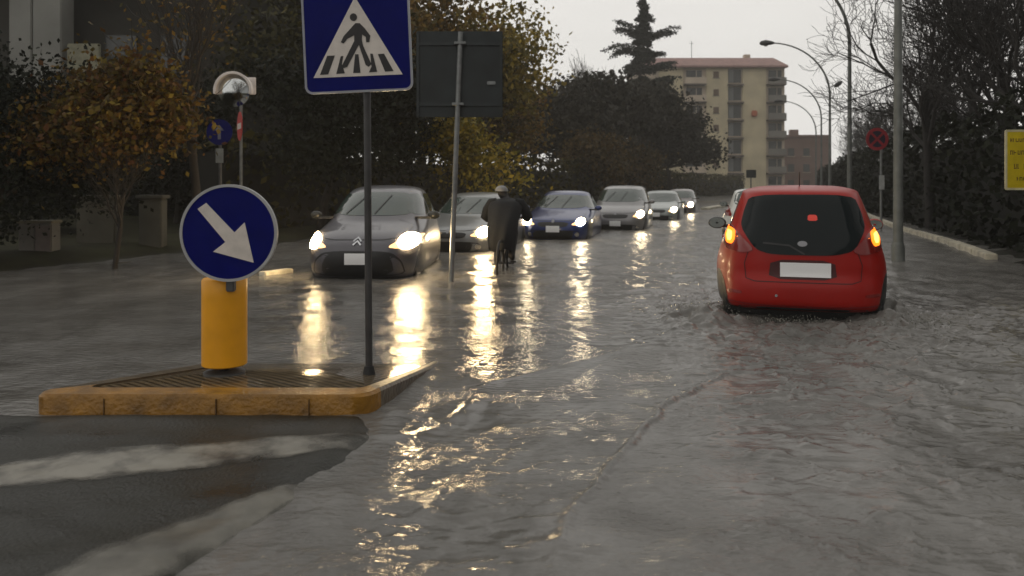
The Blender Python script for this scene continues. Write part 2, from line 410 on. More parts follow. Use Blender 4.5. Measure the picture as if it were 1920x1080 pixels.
def watermat():
    m = bpy.data.materials.new('muddy flood water'); m.use_nodes = True
    nt = m.node_tree; b = nt.nodes['Principled BSDF']
    tc = nt.nodes.new('ShaderNodeTexCoord')
    n1 = nt.nodes.new('ShaderNodeTexNoise'); n1.inputs['Scale'].default_value = 0.9; n1.inputs['Detail'].default_value = 9; n1.inputs['Roughness'].default_value = 0.62; n1.inputs['Distortion'].default_value = 0.6
    mq = nt.nodes.new('ShaderNodeMapping'); mq.inputs['Rotation'].default_value = (0, 0, math.radians(20)); mq.inputs['Scale'].default_value = (1.6, 0.8, 1)
    nt.links.new(tc.outputs['Object'], mq.inputs[0]); nt.links.new(mq.outputs[0], n1.inputs['Vector'])
    c1 = nt.nodes.new('ShaderNodeValToRGB'); e = c1.color_ramp.elements
    e[0].position = 0.34; e[0].color = (0.105, 0.100, 0.091, 1); e[1].position = 0.66; e[1].color = (0.182, 0.175, 0.163, 1)
    nt.links.new(n1.outputs['Fac'], c1.inputs[0]); nt.links.new(c1.outputs[0], b.inputs['Base Color'])
    b.inputs['IOR'].default_value = 1.33
    sx_ = nt.nodes.new('ShaderNodeSeparateXYZ'); nt.links.new(tc.outputs['Object'], sx_.inputs[0])
    ry = nt.nodes.new('ShaderNodeMapRange'); ry.inputs[1].default_value = 8.5; ry.inputs[2].default_value = 15; ry.inputs[3].default_value = 0.07; ry.inputs[4].default_value = 0.27; nt.links.new(sx_.outputs[1], ry.inputs[0])
    rx = nt.nodes.new('ShaderNodeMapRange'); rx.inputs[1].default_value = 0.3; rx.inputs[2].default_value = 2.2; rx.inputs[3].default_value = 0.07; rx.inputs[4].default_value = 0.07; nt.links.new(sx_.outputs[0], rx.inputs[0])
    rm_ = nt.nodes.new('ShaderNodeMath'); rm_.operation = 'MAXIMUM'; nt.links.new(ry.outputs[0], rm_.inputs[0]); nt.links.new(rx.outputs[0], rm_.inputs[1]); nt.links.new(rm_.outputs[0], b.inputs['Roughness'])
    mp = nt.nodes.new('ShaderNodeMapping'); mp.inputs['Scale'].default_value = (1, 1.7, 1); nt.links.new(tc.outputs['Object'], mp.inputs[0])
    n2 = nt.nodes.new('ShaderNodeTexNoise'); n2.inputs['Scale'].default_value = 14; n2.inputs['Detail'].default_value = 5; n2.inputs['Roughness'].default_value = 0.55
    n3 = nt.nodes.new('ShaderNodeTexNoise'); n3.inputs['Scale'].default_value = 45; n3.inputs['Detail'].default_value = 2
    n4 = nt.nodes.new('ShaderNodeTexNoise'); n4.inputs['Scale'].default_value = 1.1; n4.inputs['Detail'].default_value = 3
    for n in (n2, n3, n4): nt.links.new(mp.outputs[0], n.inputs['Vector'])
    mr = nt.nodes.new('ShaderNodeMapRange'); mr.inputs[1].default_value = 0.38; mr.inputs[2].default_value = 0.62; mr.inputs[3].default_value = 0.25; mr.inputs[4].default_value = 1.0
    nt.links.new(n4.outputs['Fac'], mr.inputs[0])
    b1 = nt.nodes.new('ShaderNodeBump'); b1.inputs['Distance'].default_value = 0.016; nt.links.new(n2.outputs['Fac'], b1.inputs['Height']); nt.links.new(mr.outputs[0], b1.inputs['Strength'])
    b2 = nt.nodes.new('ShaderNodeBump'); b2.inputs['Distance'].default_value = 0.0014; b2.inputs['Strength'].default_value = 0.8
    nt.links.new(n3.outputs['Fac'], b2.inputs['Height']); nt.links.new(b1.outputs['Normal'], b2.inputs['Normal'])
    nt.links.new(b2.outputs['Normal'], b.inputs['Normal'])
    return m
WM = watermat()
struct(gridmesh('flood_water', X, Y, Z, WM))

# painted stripes on the bare asphalt at the lower left
def stripe(name, top, bot, z=0.033, m=None):
    # strips given by upper and lower outlines on the ground
    n = 110; V = []; 
    def samp(P):
        P = [onw(a, b, z) for a, b in P]; xs = [p[0] for p in P]; ys = [p[1] for p in P]
        t = np.linspace(0, 1, len(P)); tt = np.linspace(0, 1, n)
        return np.interp(tt, t, xs), np.interp(tt, t, ys)
    a, b = samp(top), samp(bot)
    rows = 21
    for k in range(rows):
        f = k / (rows - 1)
        x = a[0] * (1 - f) + b[0] * f; y = a[1] * (1 - f) + b[1] * f
        V.append(np.stack([x, y, ground_h(x, y) + 0.004], -1))
    V = np.array(V).reshape(-1, 3); idx = np.arange(rows * n).reshape(rows, n)
    q = np.stack([idx[:-1, :-1], idx[:-1, 1:], idx[1:, 1:], idx[1:, :-1]], -1).reshape(-1, 4)
    o = struct(fastmesh(name, V, q, m or PAINT, None, True))
    u = np.tile(np.linspace(0, 1, n), rows); v = np.repeat(np.linspace(0, 1, rows), n)
    e = np.minimum(np.minimum(v, 1 - v) * 3.4, np.minimum(1.0, (1 - u) * 2.2))
    at_ = o.data.attributes.new('edge', 'FLOAT', 'POINT'); at_.data.foreach_set('value', e.astype(np.float32))
    return o
def paintmat(nm_, p0_, p1_, c0_, c1_, amax=0.85):
    m = bpy.data.materials.new(nm_); m.use_nodes = True
    nt = m.node_tree; b = nt.nodes['Principled BSDF']
    tc = nt.nodes.new('ShaderNodeTexCoord'); n = nt.nodes.new('ShaderNodeTexNoise'); n.inputs['Scale'].default_value = 3.5; n.inputs['Detail'].default_value = 9; n.inputs['Roughness'].default_value = 0.65
    nt.links.new(tc.outputs['Object'], n.inputs['Vector'])
    c = nt.nodes.new('ShaderNodeValToRGB'); e = c.color_ramp.elements
    e[0].position = p0_; e[0].color = c0_; e[1].position = p1_; e[1].color = c1_
    nt.links.new(n.outputs['Fac'], c.inputs[0]); nt.links.new(c.outputs[0], b.inputs['Base Color'])
    b.inputs['Roughness'].default_value = 0.4
    at_ = nt.nodes.new('ShaderNodeAttribute'); at_.attribute_name = 'edge'
    n2 = nt.nodes.new('ShaderNodeTexNoise'); n2.inputs['Scale'].default_value = 7; n2.inputs['Detail'].default_value = 8; nt.links.new(tc.outputs['Object'], n2.inputs['Vector'])
    ad_ = nt.nodes.new('ShaderNodeMath'); ad_.operation = 'ADD'; nt.links.new(at_.outputs['Fac'], ad_.inputs[0]); nt.links.new(n2.outputs['Fac'], ad_.inputs[1])
    mr = nt.nodes.new('ShaderNodeMapRange'); mr.inputs[1].default_value = 0.45; mr.inputs[2].default_value = 1.15; mr.inputs[4].default_value = amax; nt.links.new(ad_.outputs[0], mr.inputs[0])
    nt.links.new(mr.outputs[0], b.inputs['Alpha'])
    return m
PAINT = paintmat('worn road paint', 0.36, 0.56, (0.07, 0.065, 0.055, 1), (0.29, 0.272, 0.23, 1)); PAINT2 = paintmat('nearly gone road paint', 0.25, 0.75, (0.06, 0.056, 0.047, 1), (0.30, 0.285, 0.24, 1), 0.75)
stripe('road_marking', [(-200, 905), (0, 868), (120, 850), (340, 832), (520, 818), (700, 806)], [(-200, 960), (0, 915), (150, 900), (330, 880), (560, 852), (720, 822)])
stripe('road_marking', [(60, 1090), (200, 1020), (340, 968), (460, 930), (570, 890), (660, 850)], [(270, 1090), (350, 1050), (430, 1008), (510, 955), (590, 905), (665, 860)], m=PAINT2)

# kerbs
def kerb_line(name, pts, w=0.16, h=0.14, z0=-0.1, m=None):
    mb = MB()
    for (a, b) in zip(pts[:-1], pts[1:]):
        a = Vector(a); b = Vector(b); L = (b - a).length; n = max(1, int(L / 1.0)); ang = math.atan2((b - a).y, (b - a).x)
        for k in range(n):
            c = a + (b - a) * ((k + 0.5) / n)
            mb.box((c.x, c.y, z0 + h / 2 + random.uniform(-0.008, 0.008)), (L / n - 0.012, w, h), ang + random.uniform(-0.012, 0.012), bev=0.015)
    return struct(mb.build(name, m, None, True))
KW = mat('pale kerbstone', (0.52, 0.48, 0.38), 0.45, 0, 0.4, 4, 0.4, 30)
kerb_line('kerb', [onw(1860, 481, 0.06), onw(1770, 449, 0.06), onw(1690, 428, 0.06), onw(1630, 404, 0.06), onw(1560, 372, 0.06)], 0.2, 0.25, -0.14, KW)
kerb_line('kerb', [rd(-10.9, 8.5), rd(-10.9, 30), rd(-10.8, 75)], 0.15, 0.12, -0.12, mat('dirty kerb', (0.05, 0.045, 0.035), 0.7))
kerb_line('kerb', [onw(490, 511, 0.05), onw(545, 504, 0.05)], 0.14, 0.16, -0.10, KW)

kerb_line('kerb', [onw(1322, 391.5, 0.06), onw(1352, 387, 0.06), onw(1385, 383, 0.06)], 0.5, 0.25, -0.12, KW)  # far piece made pale to stand in for headlight glare on the road edge
# ================================================================== TRAFFIC ISLAND
isl = thing('traffic_island', 'low traffic island with worn yellow kerb and wet ribbed paving, left foreground', 'traffic island', (-1.7, 5.2, 0))
def rounded_poly(corners, rad, n=8):
    out = []
    m = len(corners)
    for i in range(m):
        p0 = Vector(corners[i - 1]); p1 = Vector(corners[i]); p2 = Vector(corners[(i + 1) % m]); r = rad[i]
        a = p1 + (p0 - p1).normalized() * r; b = p1 + (p2 - p1).normalized() * r
        for k in range(n + 1):
            t = k / n; out.append(tuple((a * (1 - t) + p1 * t) * (1 - t) + (p1 * (1 - t) + b * t) * t))
    return out
isc = [(-2.75 + 1.7, 4.53 - 5.2), (-0.80 + 1.7, 4.52 - 5.2), (-0.42 + 1.7, 6.5 - 5.2), (-2.0 + 1.7, 6.5 - 5.2)]
isc_in = [(-2.75 + 1.7 + 0.24, 4.53 - 5.2 + 0.16), (-0.80 + 1.7 - 0.06, 4.52 - 5.2 + 0.16), (-0.42 + 1.7 - 0.06, 6.5 - 5.2 - 0.16), (-2.0 + 1.7 + 0.16, 6.5 - 5.2 - 0.16)]
oa = rounded_poly(isc, [0.12, 0.16, 0.5, 0.5]); ob = rounded_poly([(a * 0.985, b * 0.985) for a, b in isc], [0.12, 0.16, 0.5, 0.5]); oi = rounded_poly(isc_in, [0.08, 0.08, 0.4, 0.4])
def ihz(x, y): return 0.118 - 0.150 * float(sstep(-0.25, 1.15, np.float64(y)))    # the far end sinks under the flood
n = len(oa); mbk = MB()
vsl = [(p[0], p[1], -0.2) for p in oa] + [(p[0], p[1], ihz(*p) - 0.018) for p in oa] + [(p[0], p[1], ihz(*p)) for p in ob] + [(p[0], p[1], ihz(*p)) for p in oi] + [(p[0], p[1], ihz(*p) - 0.05) for p in oi]
fsl = []
for k in range(4):
    for i in range(n): j = (i + 1) % n; fsl.append((k*n + i, k*n + j, (k+1)*n + j, (k+1)*n + i))
def cen(f): return sum(vsl[i][1] for i in f) / 4, sum(vsl[i][0] for i in f) / 4
front = [f for f in fsl if cen(f)[0] < -0.50]; side = [f for f in fsl if cen(f)[0] >= -0.50]
def compact(vs_, fs_):
    used = sorted({i for f in fs_ for i in f}); mp_ = {u: i for i, u in enumerate(used)}
    return [vs_[u] for u in used], [tuple(mp_[i] for i in f) for f in fs_]
mbk.add(*compact(vsl, front)); mbk.build('painted_kerb', M['ykerb'], isl, True, 35)
mb2 = MB(); mb2.add(*compact(vsl, side)); mb2.build('bare_kerb', mat('worn wet kerb', (0.085, 0.062, 0.035), 0.3, 0, 0.5, 6, 0.4, 30), isl, True, 35)
for xj, yj in ((-0.62, -0.672), (0.02, -0.682), (0.55, -0.690)):
    MB().box((xj, yj, 0.02), (0.005, 0.010, 0.15)).build('kerb_joint', mat('joint grime', (0.09, 0.045, 0.012), 0.8), isl)
# paving: grid fan
def pavemat():
    m = bpy.data.materials.new('wet ribbed paving'); m.use_nodes = True
    nt = m.node_tree; b = nt.nodes['Principled BSDF']
    tc = nt.nodes.new('ShaderNodeTexCoord'); mp = nt.nodes.new('ShaderNodeMapping'); mp.inputs['Rotation'].default_value = (0, 0, math.radians(-52))
    nt.links.new(tc.outputs['Object'], mp.inputs[0])
    w = nt.nodes.new('ShaderNodeTexWave'); w.bands_direction = 'X'; w.inputs['Scale'].default_value = 6.5; w.inputs['Distortion'].default_value = 0.6; w.inputs['Detail'].default_value = 1
    nt.links.new(mp.outputs[0], w.inputs['Vector'])
    w2 = nt.nodes.new('ShaderNodeTexBrick'); w2.inputs['Scale'].default_value = 3.2; w2.inputs['Mortar Size'].default_value = 0.012
    nt.links.new(mp.outputs[0], w2.inputs['Vector'])
    c = nt.nodes.new('ShaderNodeValToRGB'); e = c.color_ramp.elements
    e[0].position = 0.05; e[0].color = (0.035, 0.027, 0.018, 1); e[1].position = 0.6; e[1].color = (0.15, 0.115, 0.072, 1)
    nt.links.new(w.outputs['Fac'], c.inputs[0]); nt.links.new(c.outputs[0], b.inputs['Base Color'])
    bp = nt.nodes.new('ShaderNodeBump'); bp.inputs['Strength'].default_value = 0.2; bp.inputs['Distance'].default_value = 0.003
    n = nt.nodes.new('ShaderNodeTexNoise'); n.inputs['Scale'].default_value = 9; n.inputs['Detail'].default_value = 5; nt.links.new(tc.outputs['Object'], n.inputs['Vector'])
    r = nt.nodes.new('ShaderNodeMapRange'); r.inputs[1].default_value = 0.35; r.inputs[2].default_value = 0.65; r.inputs[3].default_value = 0.05; r.inputs[4].default_value = 0.18
    nt.links.new(n.outputs['Fac'], r.inputs[0]); nt.links.new(r.outputs[0], b.inputs['Roughness'])
    nt.links.new(w.outputs['Fac'], bp.inputs['Height']); nt.links.new(bp.outputs['Normal'], b.inputs['Normal'])
    return m
mbp = MB(); cxm = sum(p[0] for p in oi) / n; cym = sum(p[1] for p in oi) / n; K = 10
vsl = []
for k in range(K):
    f = 1 - k / K
    for p in oi:
        x = cxm + (p[0] - cxm) * f * 1.004; y = cym + (p[1] - cym) * f * 1.004; vsl.append((x, y, ihz(x, y) - 0.012))
vsl.append((cxm, cym, ihz(cxm, cym) - 0.012)); fsl = []
for k in range(K - 1):
    for i in range(n): j = (i + 1) % n; fsl.append((k*n + i, k*n + j, (k+1)*n + j, (k+1)*n + i))
for i in range(n): fsl.append(((K-1)*n + i, (K-1)*n + (i+1) % n, K*n))
mbp.add(vsl, fsl); mbp.build('paving', pavemat(), isl, True)

# ================================================================== SIGNS
EX, EZ = (1, 0, 0), (0, 0, 1)     # sign faces look towards -Y: ax x ay = -Y when ax = X, ay = Z
# --- bollard with keep right arrow
D = 5.13; s = F / D
bo = thing('keep_right_bollard', 'yellow cylindrical bollard topped by a blue disc with white diagonal arrow', 'bollard', (gx(421, D), D, 0.10))
MB().tube([(0, 0, 0), (0, 0, 0.012), (0, 0, 0.02)], [0.13, 0.13, 0.06], 28).build('base_plate', M['pole'], bo, True)
MB().tube([(0, 0, 0.01), (0, 0, 0.09)], 0.028, 16).build('foot', M['rubber'], bo, True)
MB().tube([(0, 0, 0.052), (0, 0, 0.060), (0, 0, 0.50), (0, 0, 0.60), (0, 0, 0.612)], [0.128, 0.140, 0.140, 0.140, 0.13], 40).build('post', M['yellow'], bo, True)
zc = gz(434, D) - 0.10; xo = gx(429.5, D) - gx(421, D) + 0.055; yf = -0.165
MB().prism(circ(0.291, 64), (xo, yf + 0.02, zc), EX, EZ, 0.02).build('sign_disc', M['blue'], bo, True)
rg = MB(); ring_prism(rg, circ(0.304, 64), circ(0.287, 64), (xo, yf + 0.024, zc), EX, EZ, 0.030); rg.build('sign_rim', mat('rim grey white', (0.42, 0.42, 0.42), 0.4, 0, 0.15), bo, True)
ar = [(371.9, 388.9), (388, 377.6), (441, 433), (460, 414), (477, 489.6), (401, 469), (424, 451)]
ar = [((a - 429.5) / s * 0.968, (434 - b) / s * 0.968) for a, b in ar][::-1]
MB().prism(ar, (xo, yf - 0.0005, zc), EX, EZ, 0.004).build('arrow', M['white'], bo)
MB().box((xo, yf + 0.045, zc - 0.12), (0.05, 0.05, 0.50), bev=0.006).build('sign_bracket', M['pole'], bo, True)

# --- pedestrian crossing sign
D = 5.2; s = F / D
ps = thing('pedestrian_crossing_sign', 'square blue crossing sign with walking figure in white triangle, on a thin grey pole', 'road sign', (gx(692, D), D, 0.10), tilt=(0, math.radians(-0.4)))
MB().tube([(0, 0, -0.1), (0, 0, 2.6)], 0.0235, 16).build('pole', mat('dark pole', (0.065, 0.063, 0.063), 0.45, 0.3, 0.3), ps, True)
MB().tube([(0, 0, -0.06), (0, 0, 0.03)], [0.05, 0.03], 16).build('pole_collar', M['rubber'], ps, True)
px0, py0 = 676, 74                        # sign centre in the picture
oz = gz(py0, D) - 0.10; ox = gx(px0, D) - gx(692, D) ; tl = math.radians(-2.2)
AX = Vector((math.cos(tl), 0, -math.sin(tl))); AZ = Vector((math.sin(tl), 0, math.cos(tl)))
MB().prism(rrect(0.675, 0.675, 0.04), (ox, -0.030, oz), AX, AZ, 0.012).build('sign_panel', M['blue'], ps)
rg = MB(); ring_prism(rg, rrect(0.70, 0.70, 0.05), rrect(0.672, 0.672, 0.038), (ox, -0.028, oz), AX, AZ, 0.019); rg.build('sign_rim', mat('rim pale grey', (0.32, 0.33, 0.37), 0.4, 0, 0.15), ps, True)
def sp(P):  # picture coordinates of the sign face to its plane
    out = []
    for a, b in P:
        dx, dz = (a - px0) / s, (py0 - b) / s
        out.append((dx * AX.x + dz * AX.z, dx * AZ.x + dz * AZ.z))
    ar_ = sum(out[i][0] * out[(i + 1) % len(out)][1] - out[(i + 1) % len(out)][0] * out[i][1] for i in range(len(out)))
    return out if ar_ > 0 else out[::-1]
def z8(P): return [(560 + a / 5.683, b / 5.683) for a, b in P]
MB().prism(sp(z8([(198, 838), (640, -18), (1140, 805)])), (ox, -0.0425, oz), AX, AZ, 0.003).build('triangle', M['white'], ps)
pm = MB(); oo = (ox, -0.0460, oz)
pm.prism(sp(z8([(625 + 38 * math.cos(t * PI / 10), 198 + 40 * math.sin(t * PI / 10)) for t in range(20)])), oo, AX, AZ, 0.003)
figure = [(645, 262), (690, 262), (740, 312), (802, 395), (790, 462), (758, 462), (755, 410), (715, 380), (712, 440), (725, 500), (812, 695), (782, 722), (752, 705), (680, 490), (555, 722), (515, 735), (503, 705), (632, 450), (632, 388), (560, 425), (520, 475), (490, 462), (520, 400), (610, 300)]
pm.prism(sp(z8(figure)), oo, AX, AZ, 0.003)
pm.build('walking_figure', M['black'], ps)
cm_ = MB()
for q in ([(345, 605), (425, 602), (355, 800), (268, 805)], [(488, 610), (515, 608), (500, 690), (530, 790), (440, 796)], [(640, 590), (675, 590), (695, 785), (618, 788)],
          [(800, 585), (825, 585), (872, 775), (785, 782), (812, 720)], [(880, 590), (945, 585), (1045, 770), (955, 775)]):
    cm_.prism(sp(z8(q)), (ox, -0.0455, oz), AX, AZ, 0.0025)
cm_.build('crossing_stripes', M['black'], ps)
for dz in (0.18, -0.18): MB().box((ox * 0.3, 0.0, oz + dz), (0.09, 0.055, 0.04), bev=0.004).build('clamp', M['pole'], ps, True)

# --- large sign seen from behind
D = 11.0; s = F / D
xb, zb_ = gx(845, D), -0.2; xt, zt_ = gx(863.5, D), gz(60, D)
bs = thing('road_sign_back', 'big dark square sign seen from behind on a leaning grey pole', 'road sign', (xb, D, zb_))
mbp = MB().tube([(0, 0, 0), (xt - xb, 0, zt_ - zb_)], 0.035, 16); mbp.build('pole', M['galv'], bs, True)
cz = gz(138, D) - zb_; cx = gx(861, D) - xb
MB().box((cx, 0.066, cz), (163 / s, 0.02, 162 / s), bev=0.006).build('sign_panel', M['signback'], bs)
fr = MB(); w_, h_ = 163 / s, 162 / s
for dz in (0.42, -0.42): fr.box((cx, 0.044, cz + dz), (w_ * 0.94, 0.02, 0.05), bev=0.004)
for dx in (-0.575, 0.575): fr.box((cx + dx, 0.0445, cz), (0.03, 0.022, h_ * 0.96), bev=0.004)
fr.build('stiffening_rail', mat('rail dark', (0.03, 0.036, 0.038), 0.4, 0.4, 0.2), bs, True)
for dz in (0.42, -0.42): MB().box(((xt - xb) * (cz + dz) / (zt_ - zb_), -0.002, cz + dz), (0.16, 0.085, 0.035), bev=0.004).build('clamp', M['galv'], bs, True)
MB().box((gx(921, D) - xb, 0.040, gz(155, D) - zb_), (0.12, 0.02, 0.05), bev=0.008).build('maker_plate', M['galv'], bs, True)

# --- convex traffic mirror over a no entry sign
D = 16.6; s = F / D
ms = thing('traffic_mirror_post', 'thin pole carrying a round white-hooded traffic mirror above a red and white no-entry sign', 'traffic mirror', (gx(452, D), D, 0.0))
MB().tube([(0, 0, -0.1), (0, 0, gz(150, D))], 0.03, 12).build('pole', M['galv'], ms, True)
mo = Vector((gx(443, D) - gx(452, D), -0.12, gz(172, D)))
dm = MB(); rings = 8; nn = 40; vsl = []
for k in range(rings + 1):
    q = k / rings; 
    for i in range(nn):
        a = 2 * PI * i / nn; vsl.append((mo.x + 0.33 * q * math.cos(a), mo.y - 0.07 * (1 - q * q), mo.z + 0.33 * q * math.sin(a)))
fsl = [(k*nn + i, (k+1)*nn + i, (k+1)*nn + (i+1) % nn, k*nn + (i+1) % nn) for k in range(rings) for i in range(nn)]
dm.add(vsl, fsl); dm.build('mirror_face', mat('mirror', (0.6, 0.62, 0.62), 0.06, 1.0, 0), ms, True)
hd = MB(); vsl = []
na = 28
for k, (rr, yy) in enumerate(((0.335, 0.05), (0.385, 0.05), (0.395, -0.12), (0.345, -0.12))):
    for i in range(na + 1):
        a = math.radians(-10 + 200 * i / na); vsl.append((mo.x + rr * math.cos(a), mo.y + yy, mo.z + rr * math.sin(a)))
fsl = []
for k in range(4):
    for i in range(na): fsl.append((k*(na+1) + i, k*(na+1) + i + 1, ((k+1) % 4)*(na+1) + i + 1, ((k+1) % 4)*(na+1) + i))
hd.add(vsl, fsl); hd.build('hood', mat('white hood', (0.85, 0.80, 0.78), 0.5, 0, 0.15, 6), ms, True)
MB().box((mo.x + 0.26, mo.y + 0.12, mo.z + 0.12), (0.30, 0.03, 0.36), bev=0.01).build('back_plate', mat('white hood'.strip(), (1, 1, 1)), ms, True)
ne = Vector((0, -0.06, gz(237, D))); ya = math.radians(62)
NX = Vector((math.cos(ya), -math.sin(ya), 0)); 
MB().prism(circ(0.30, 40), tuple(ne), NX, EZ, 0.015).build('no_entry_disc', M['red'], ms, True)
MB().prism([(-0.22, -0.06), (0.22, -0.06), (0.22, 0.06), (-0.22, 0.06)], tuple(ne + NX.cross(Vector(EZ)) * 0.016), NX, EZ, 0.004).build('no_entry_bar', M['white'], ms)
D = 15.5; s = F / D
bs2 = thing('blue_direction_sign', 'small dark blue round sign with a white plate below, under autumn branches', 'road sign', (gx(413, D), D, 0.0))
MB().tube([(0, 0, -0.1), (0, 0, gz(225, D))], 0.028, 12).build('pole', M['pole'], bs2, True)
MB().prism(circ(0.25, 40), (0, -0.035, gz(248, D)), EX, EZ, 0.015).build('sign_disc', M['blue'], bs2, True)
MB().prism([(-0.03, -0.14), (0.03, -0.14), (0.03, 0.03), (0.09, 0.03), (0, 0.14), (-0.09, 0.03), (-0.03, 0.03)], (0, -0.0505, gz(248, D)), EX, EZ, 0.003).build('arrow', mat('dull arrow', (0.18, 0.19, 0.25), 0.5), bs2)
MB().box((0, -0.04, gz(292, D)), (0.15, 0.015, 0.28), bev=0.004).build('lower_plate', mat('dull plate', (0.25, 0.27, 0.27), 0.5), bs2)

# --- red no stopping sign on the right
D = 23.7; s = F / D
rs = thing('no_stopping_sign', 'round red and dark blue no-stopping sign on thin pole behind the red car', 'road sign', (gx(1652, D), D, -0.05))
MB().tube([(0, 0, -0.1), (0, 0, gz(240, D))], 0.035, 12).build('pole', M['galv'], rs, True)
o_ = (gx(1643, D) - gx(1652, D), -0.05, gz(261, D) + 0.05)
MB().prism(circ(0.30, 40), o_, EX, EZ, 0.012).build('sign_disc', mat('faded blue', (0.02, 0.012, 0.03), 0.5), rs, True)
rg = MB(); ring_prism(rg, circ(0.335, 40), circ(0.245, 40), (o_[0], o_[1] + 0.002, o_[2]), EX, EZ, 0.018); rg.build('red_ring', mat('faded red', (0.30, 0.02, 0.03), 0.5), rs, True)
xx = MB()
for a in (45, -45):
    ca, sa = math.cos(math.radians(a)), math.sin(math.radians(a)); P = [(-0.26, -0.035), (0.26, -0.035), (0.26, 0.035), (-0.26, 0.035)]
    xx.prism([(p[0] * ca - p[1] * sa, p[0] * sa + p[1] * ca) for p in P], (o_[0], o_[1] - 0.0125 - (0.001 if a > 0 else 0), o_[2]), EX, EZ, 0.004)
xx.build('red_cross', mat('faded red', (0, 0, 0)), rs)
MB().box((0, -0.045, gz(342, D) + 0.05), (0.16, 0.012, 0.42), bev=0.004).build('lower_plate', mat('pale plate', (0.45, 0.46, 0.45), 0.5), rs)

# --- yellow notice at the right edge
D = 11.0; s = F / D
ys = thing('yellow_notice_sign', 'yellow rectangular notice with lines of dark lettering, cut by the right edge', 'notice sign', (gx(1934, D), D, 0.0))
MB().tube([(0, 0, -0.15), (0, 0, gz(250, D))], 0.03, 12).build('pole', M['galv'], ys, True)
yw, yh = 0.78, 110 / s; yo = (0, -0.045, gz(300, D))
MB().prism(rrect(yw, yh, 0.02), yo, EX, EZ, 0.012).build('sign_panel', mat('notice yellow', (0.62, 0.47, 0.01), 0.45, 0, 0.15), ys)
rg = MB(); ring_prism(rg, rrect(yw + 0.02, yh + 0.02, 0.03), rrect(yw - 0.04, yh - 0.04, 0.015), (yo[0], yo[1] + 0.002, yo[2]), EX, EZ, 0.017); rg.build('sign_border', mat('border pale', (0.6, 0.55, 0.35), 0.5), ys)
rr_ = random.Random(4); INK = mat('notice ink', (0.10, 0.05, 0.015), 0.6)
for ln, (zz, hh) in enumerate(((0.27, 0.05), (0.10, 0.06), (-0.09, 0.07), (-0.26, 0.05))):
    x = -yw / 2 + 0.06; tx = MB()
    while x < yw / 2 - 0.07:
        w = rr_.uniform(0.022, 0.045)
        if rr_.random() < 0.85:
            tx = MB()
            tx.prism([(x, zz - hh / 2), (x + 0.010, zz - hh / 2), (x + 0.010, zz + hh / 2), (x, zz + hh / 2)], (yo[0], yo[1] - 0.0125, yo[2]), EX, EZ, 0.002)
            zq = zz + rr_.choice([-1, 0, 1]) * hh * 0.38
            tx.prism([(x + 0.0099, zq - 0.006), (x + w - 0.008, zq - 0.006), (x + w - 0.008, zq + 0.006), (x + 0.0101, zq + 0.006)], (yo[0], yo[1] - 0.0125, yo[2]), EX, EZ, 0.002)
            if rr_.random() < 0.6: tx.prism([(x + w - 0.0081, zz - hh / 2), (x + w, zz - hh / 2), (x + w, zz + hh / 2), (x + w - 0.0079, zz + hh / 2)], (yo[0], yo[1] - 0.0125, yo[2]), EX, EZ, 0.002)
            tx.build('letter', INK, ys)
        x += w + 0.012

# --- small dark sign far down the road above the cars
D = 60.0
fs_ = thing('distant_sign_post', 'tiny dark sign on a post far off, just left of the red car roof', 'road sign', (gx(1408, D), D, 0))
MB().tube([(0, 0, -0.2), (0, 0, gz(318, D))], 0.05, 8).build('pole', M['pole'], fs_, True)
MB().box((0, -0.06, gz(326, D)), (0.75, 0.04, 0.6), bev=0.02).build('sign_panel', M['signback'], fs_)

# ================================================================== LAMP POSTS
def lamp_parts(root, back=False):
    pts = [(0, 0, -0.2), (0, 0, 1.2), (0, 0, 3.5), (0, 0, 6.0)]; rad = [0.085, 0.08, 0.068, 0.055]
    for k in range(1, 15):
        a = math.radians(6.2 * k); pts.append((-3.0 * (1 - math.cos(a)), 0, 6.0 + 2.75 * math.sin(a))); rad.append(0.055 - 0.0015 * k)
    MB().tube(pts, rad, 14).build('pole', M['lamp'], root, True)
    MB().tube([(0, 0, -0.2), (0, 0, 0.25), (0, 0, 0.33)], [0.11, 0.11, 0.085], 14).build('base_sleeve', M['lamp'], root, True)
    e = pts[-1]; hb = MB(); 
    hb.tube([(e[0] + 0.05, 0, e[2]), (e[0] - 0.12, 0, e[2] + 0.01), (e[0] - 0.40, 0, e[2] + 0.02), (e[0] - 0.62, 0, e[2] + 0.0), (e[0] - 0.70, 0, e[2] - 0.02)], [0.05, 0.10, 0.15, 0.11, 0.03], 14)
    h = hb.build('lamp_head', mat('lamp head dark', (0.05, 0.05, 0.05), 0.5), root, True)
    MB().tube([(e[0] - 0.38, 0, e[2] - 0.12), (e[0] - 0.38, 0, e[2] - 0.16)], [0.11, 0.07], 14).build('lens', mat('unlit lens', (0.3, 0.3, 0.28), 0.2), root, True)
lspec = [(1684, 13.9, 'nearest lamp post, plain grey shaft rising out of the picture beside the red car', False),
         (1593, 26.0, 'second lamp post from the camera, its curved arm leaving the top of the picture', False),
         (1556, 41.0, 'third lamp post, curved arm ending in a dark head against the sky, small rear lamp', True),
         (1540, 55.0, 'fourth lamp post, its curved arm just right of the yellow apartment block', False),
         (1530, 69.0, 'farthest lamp post, thin and low beside the yellow apartment block', False)]
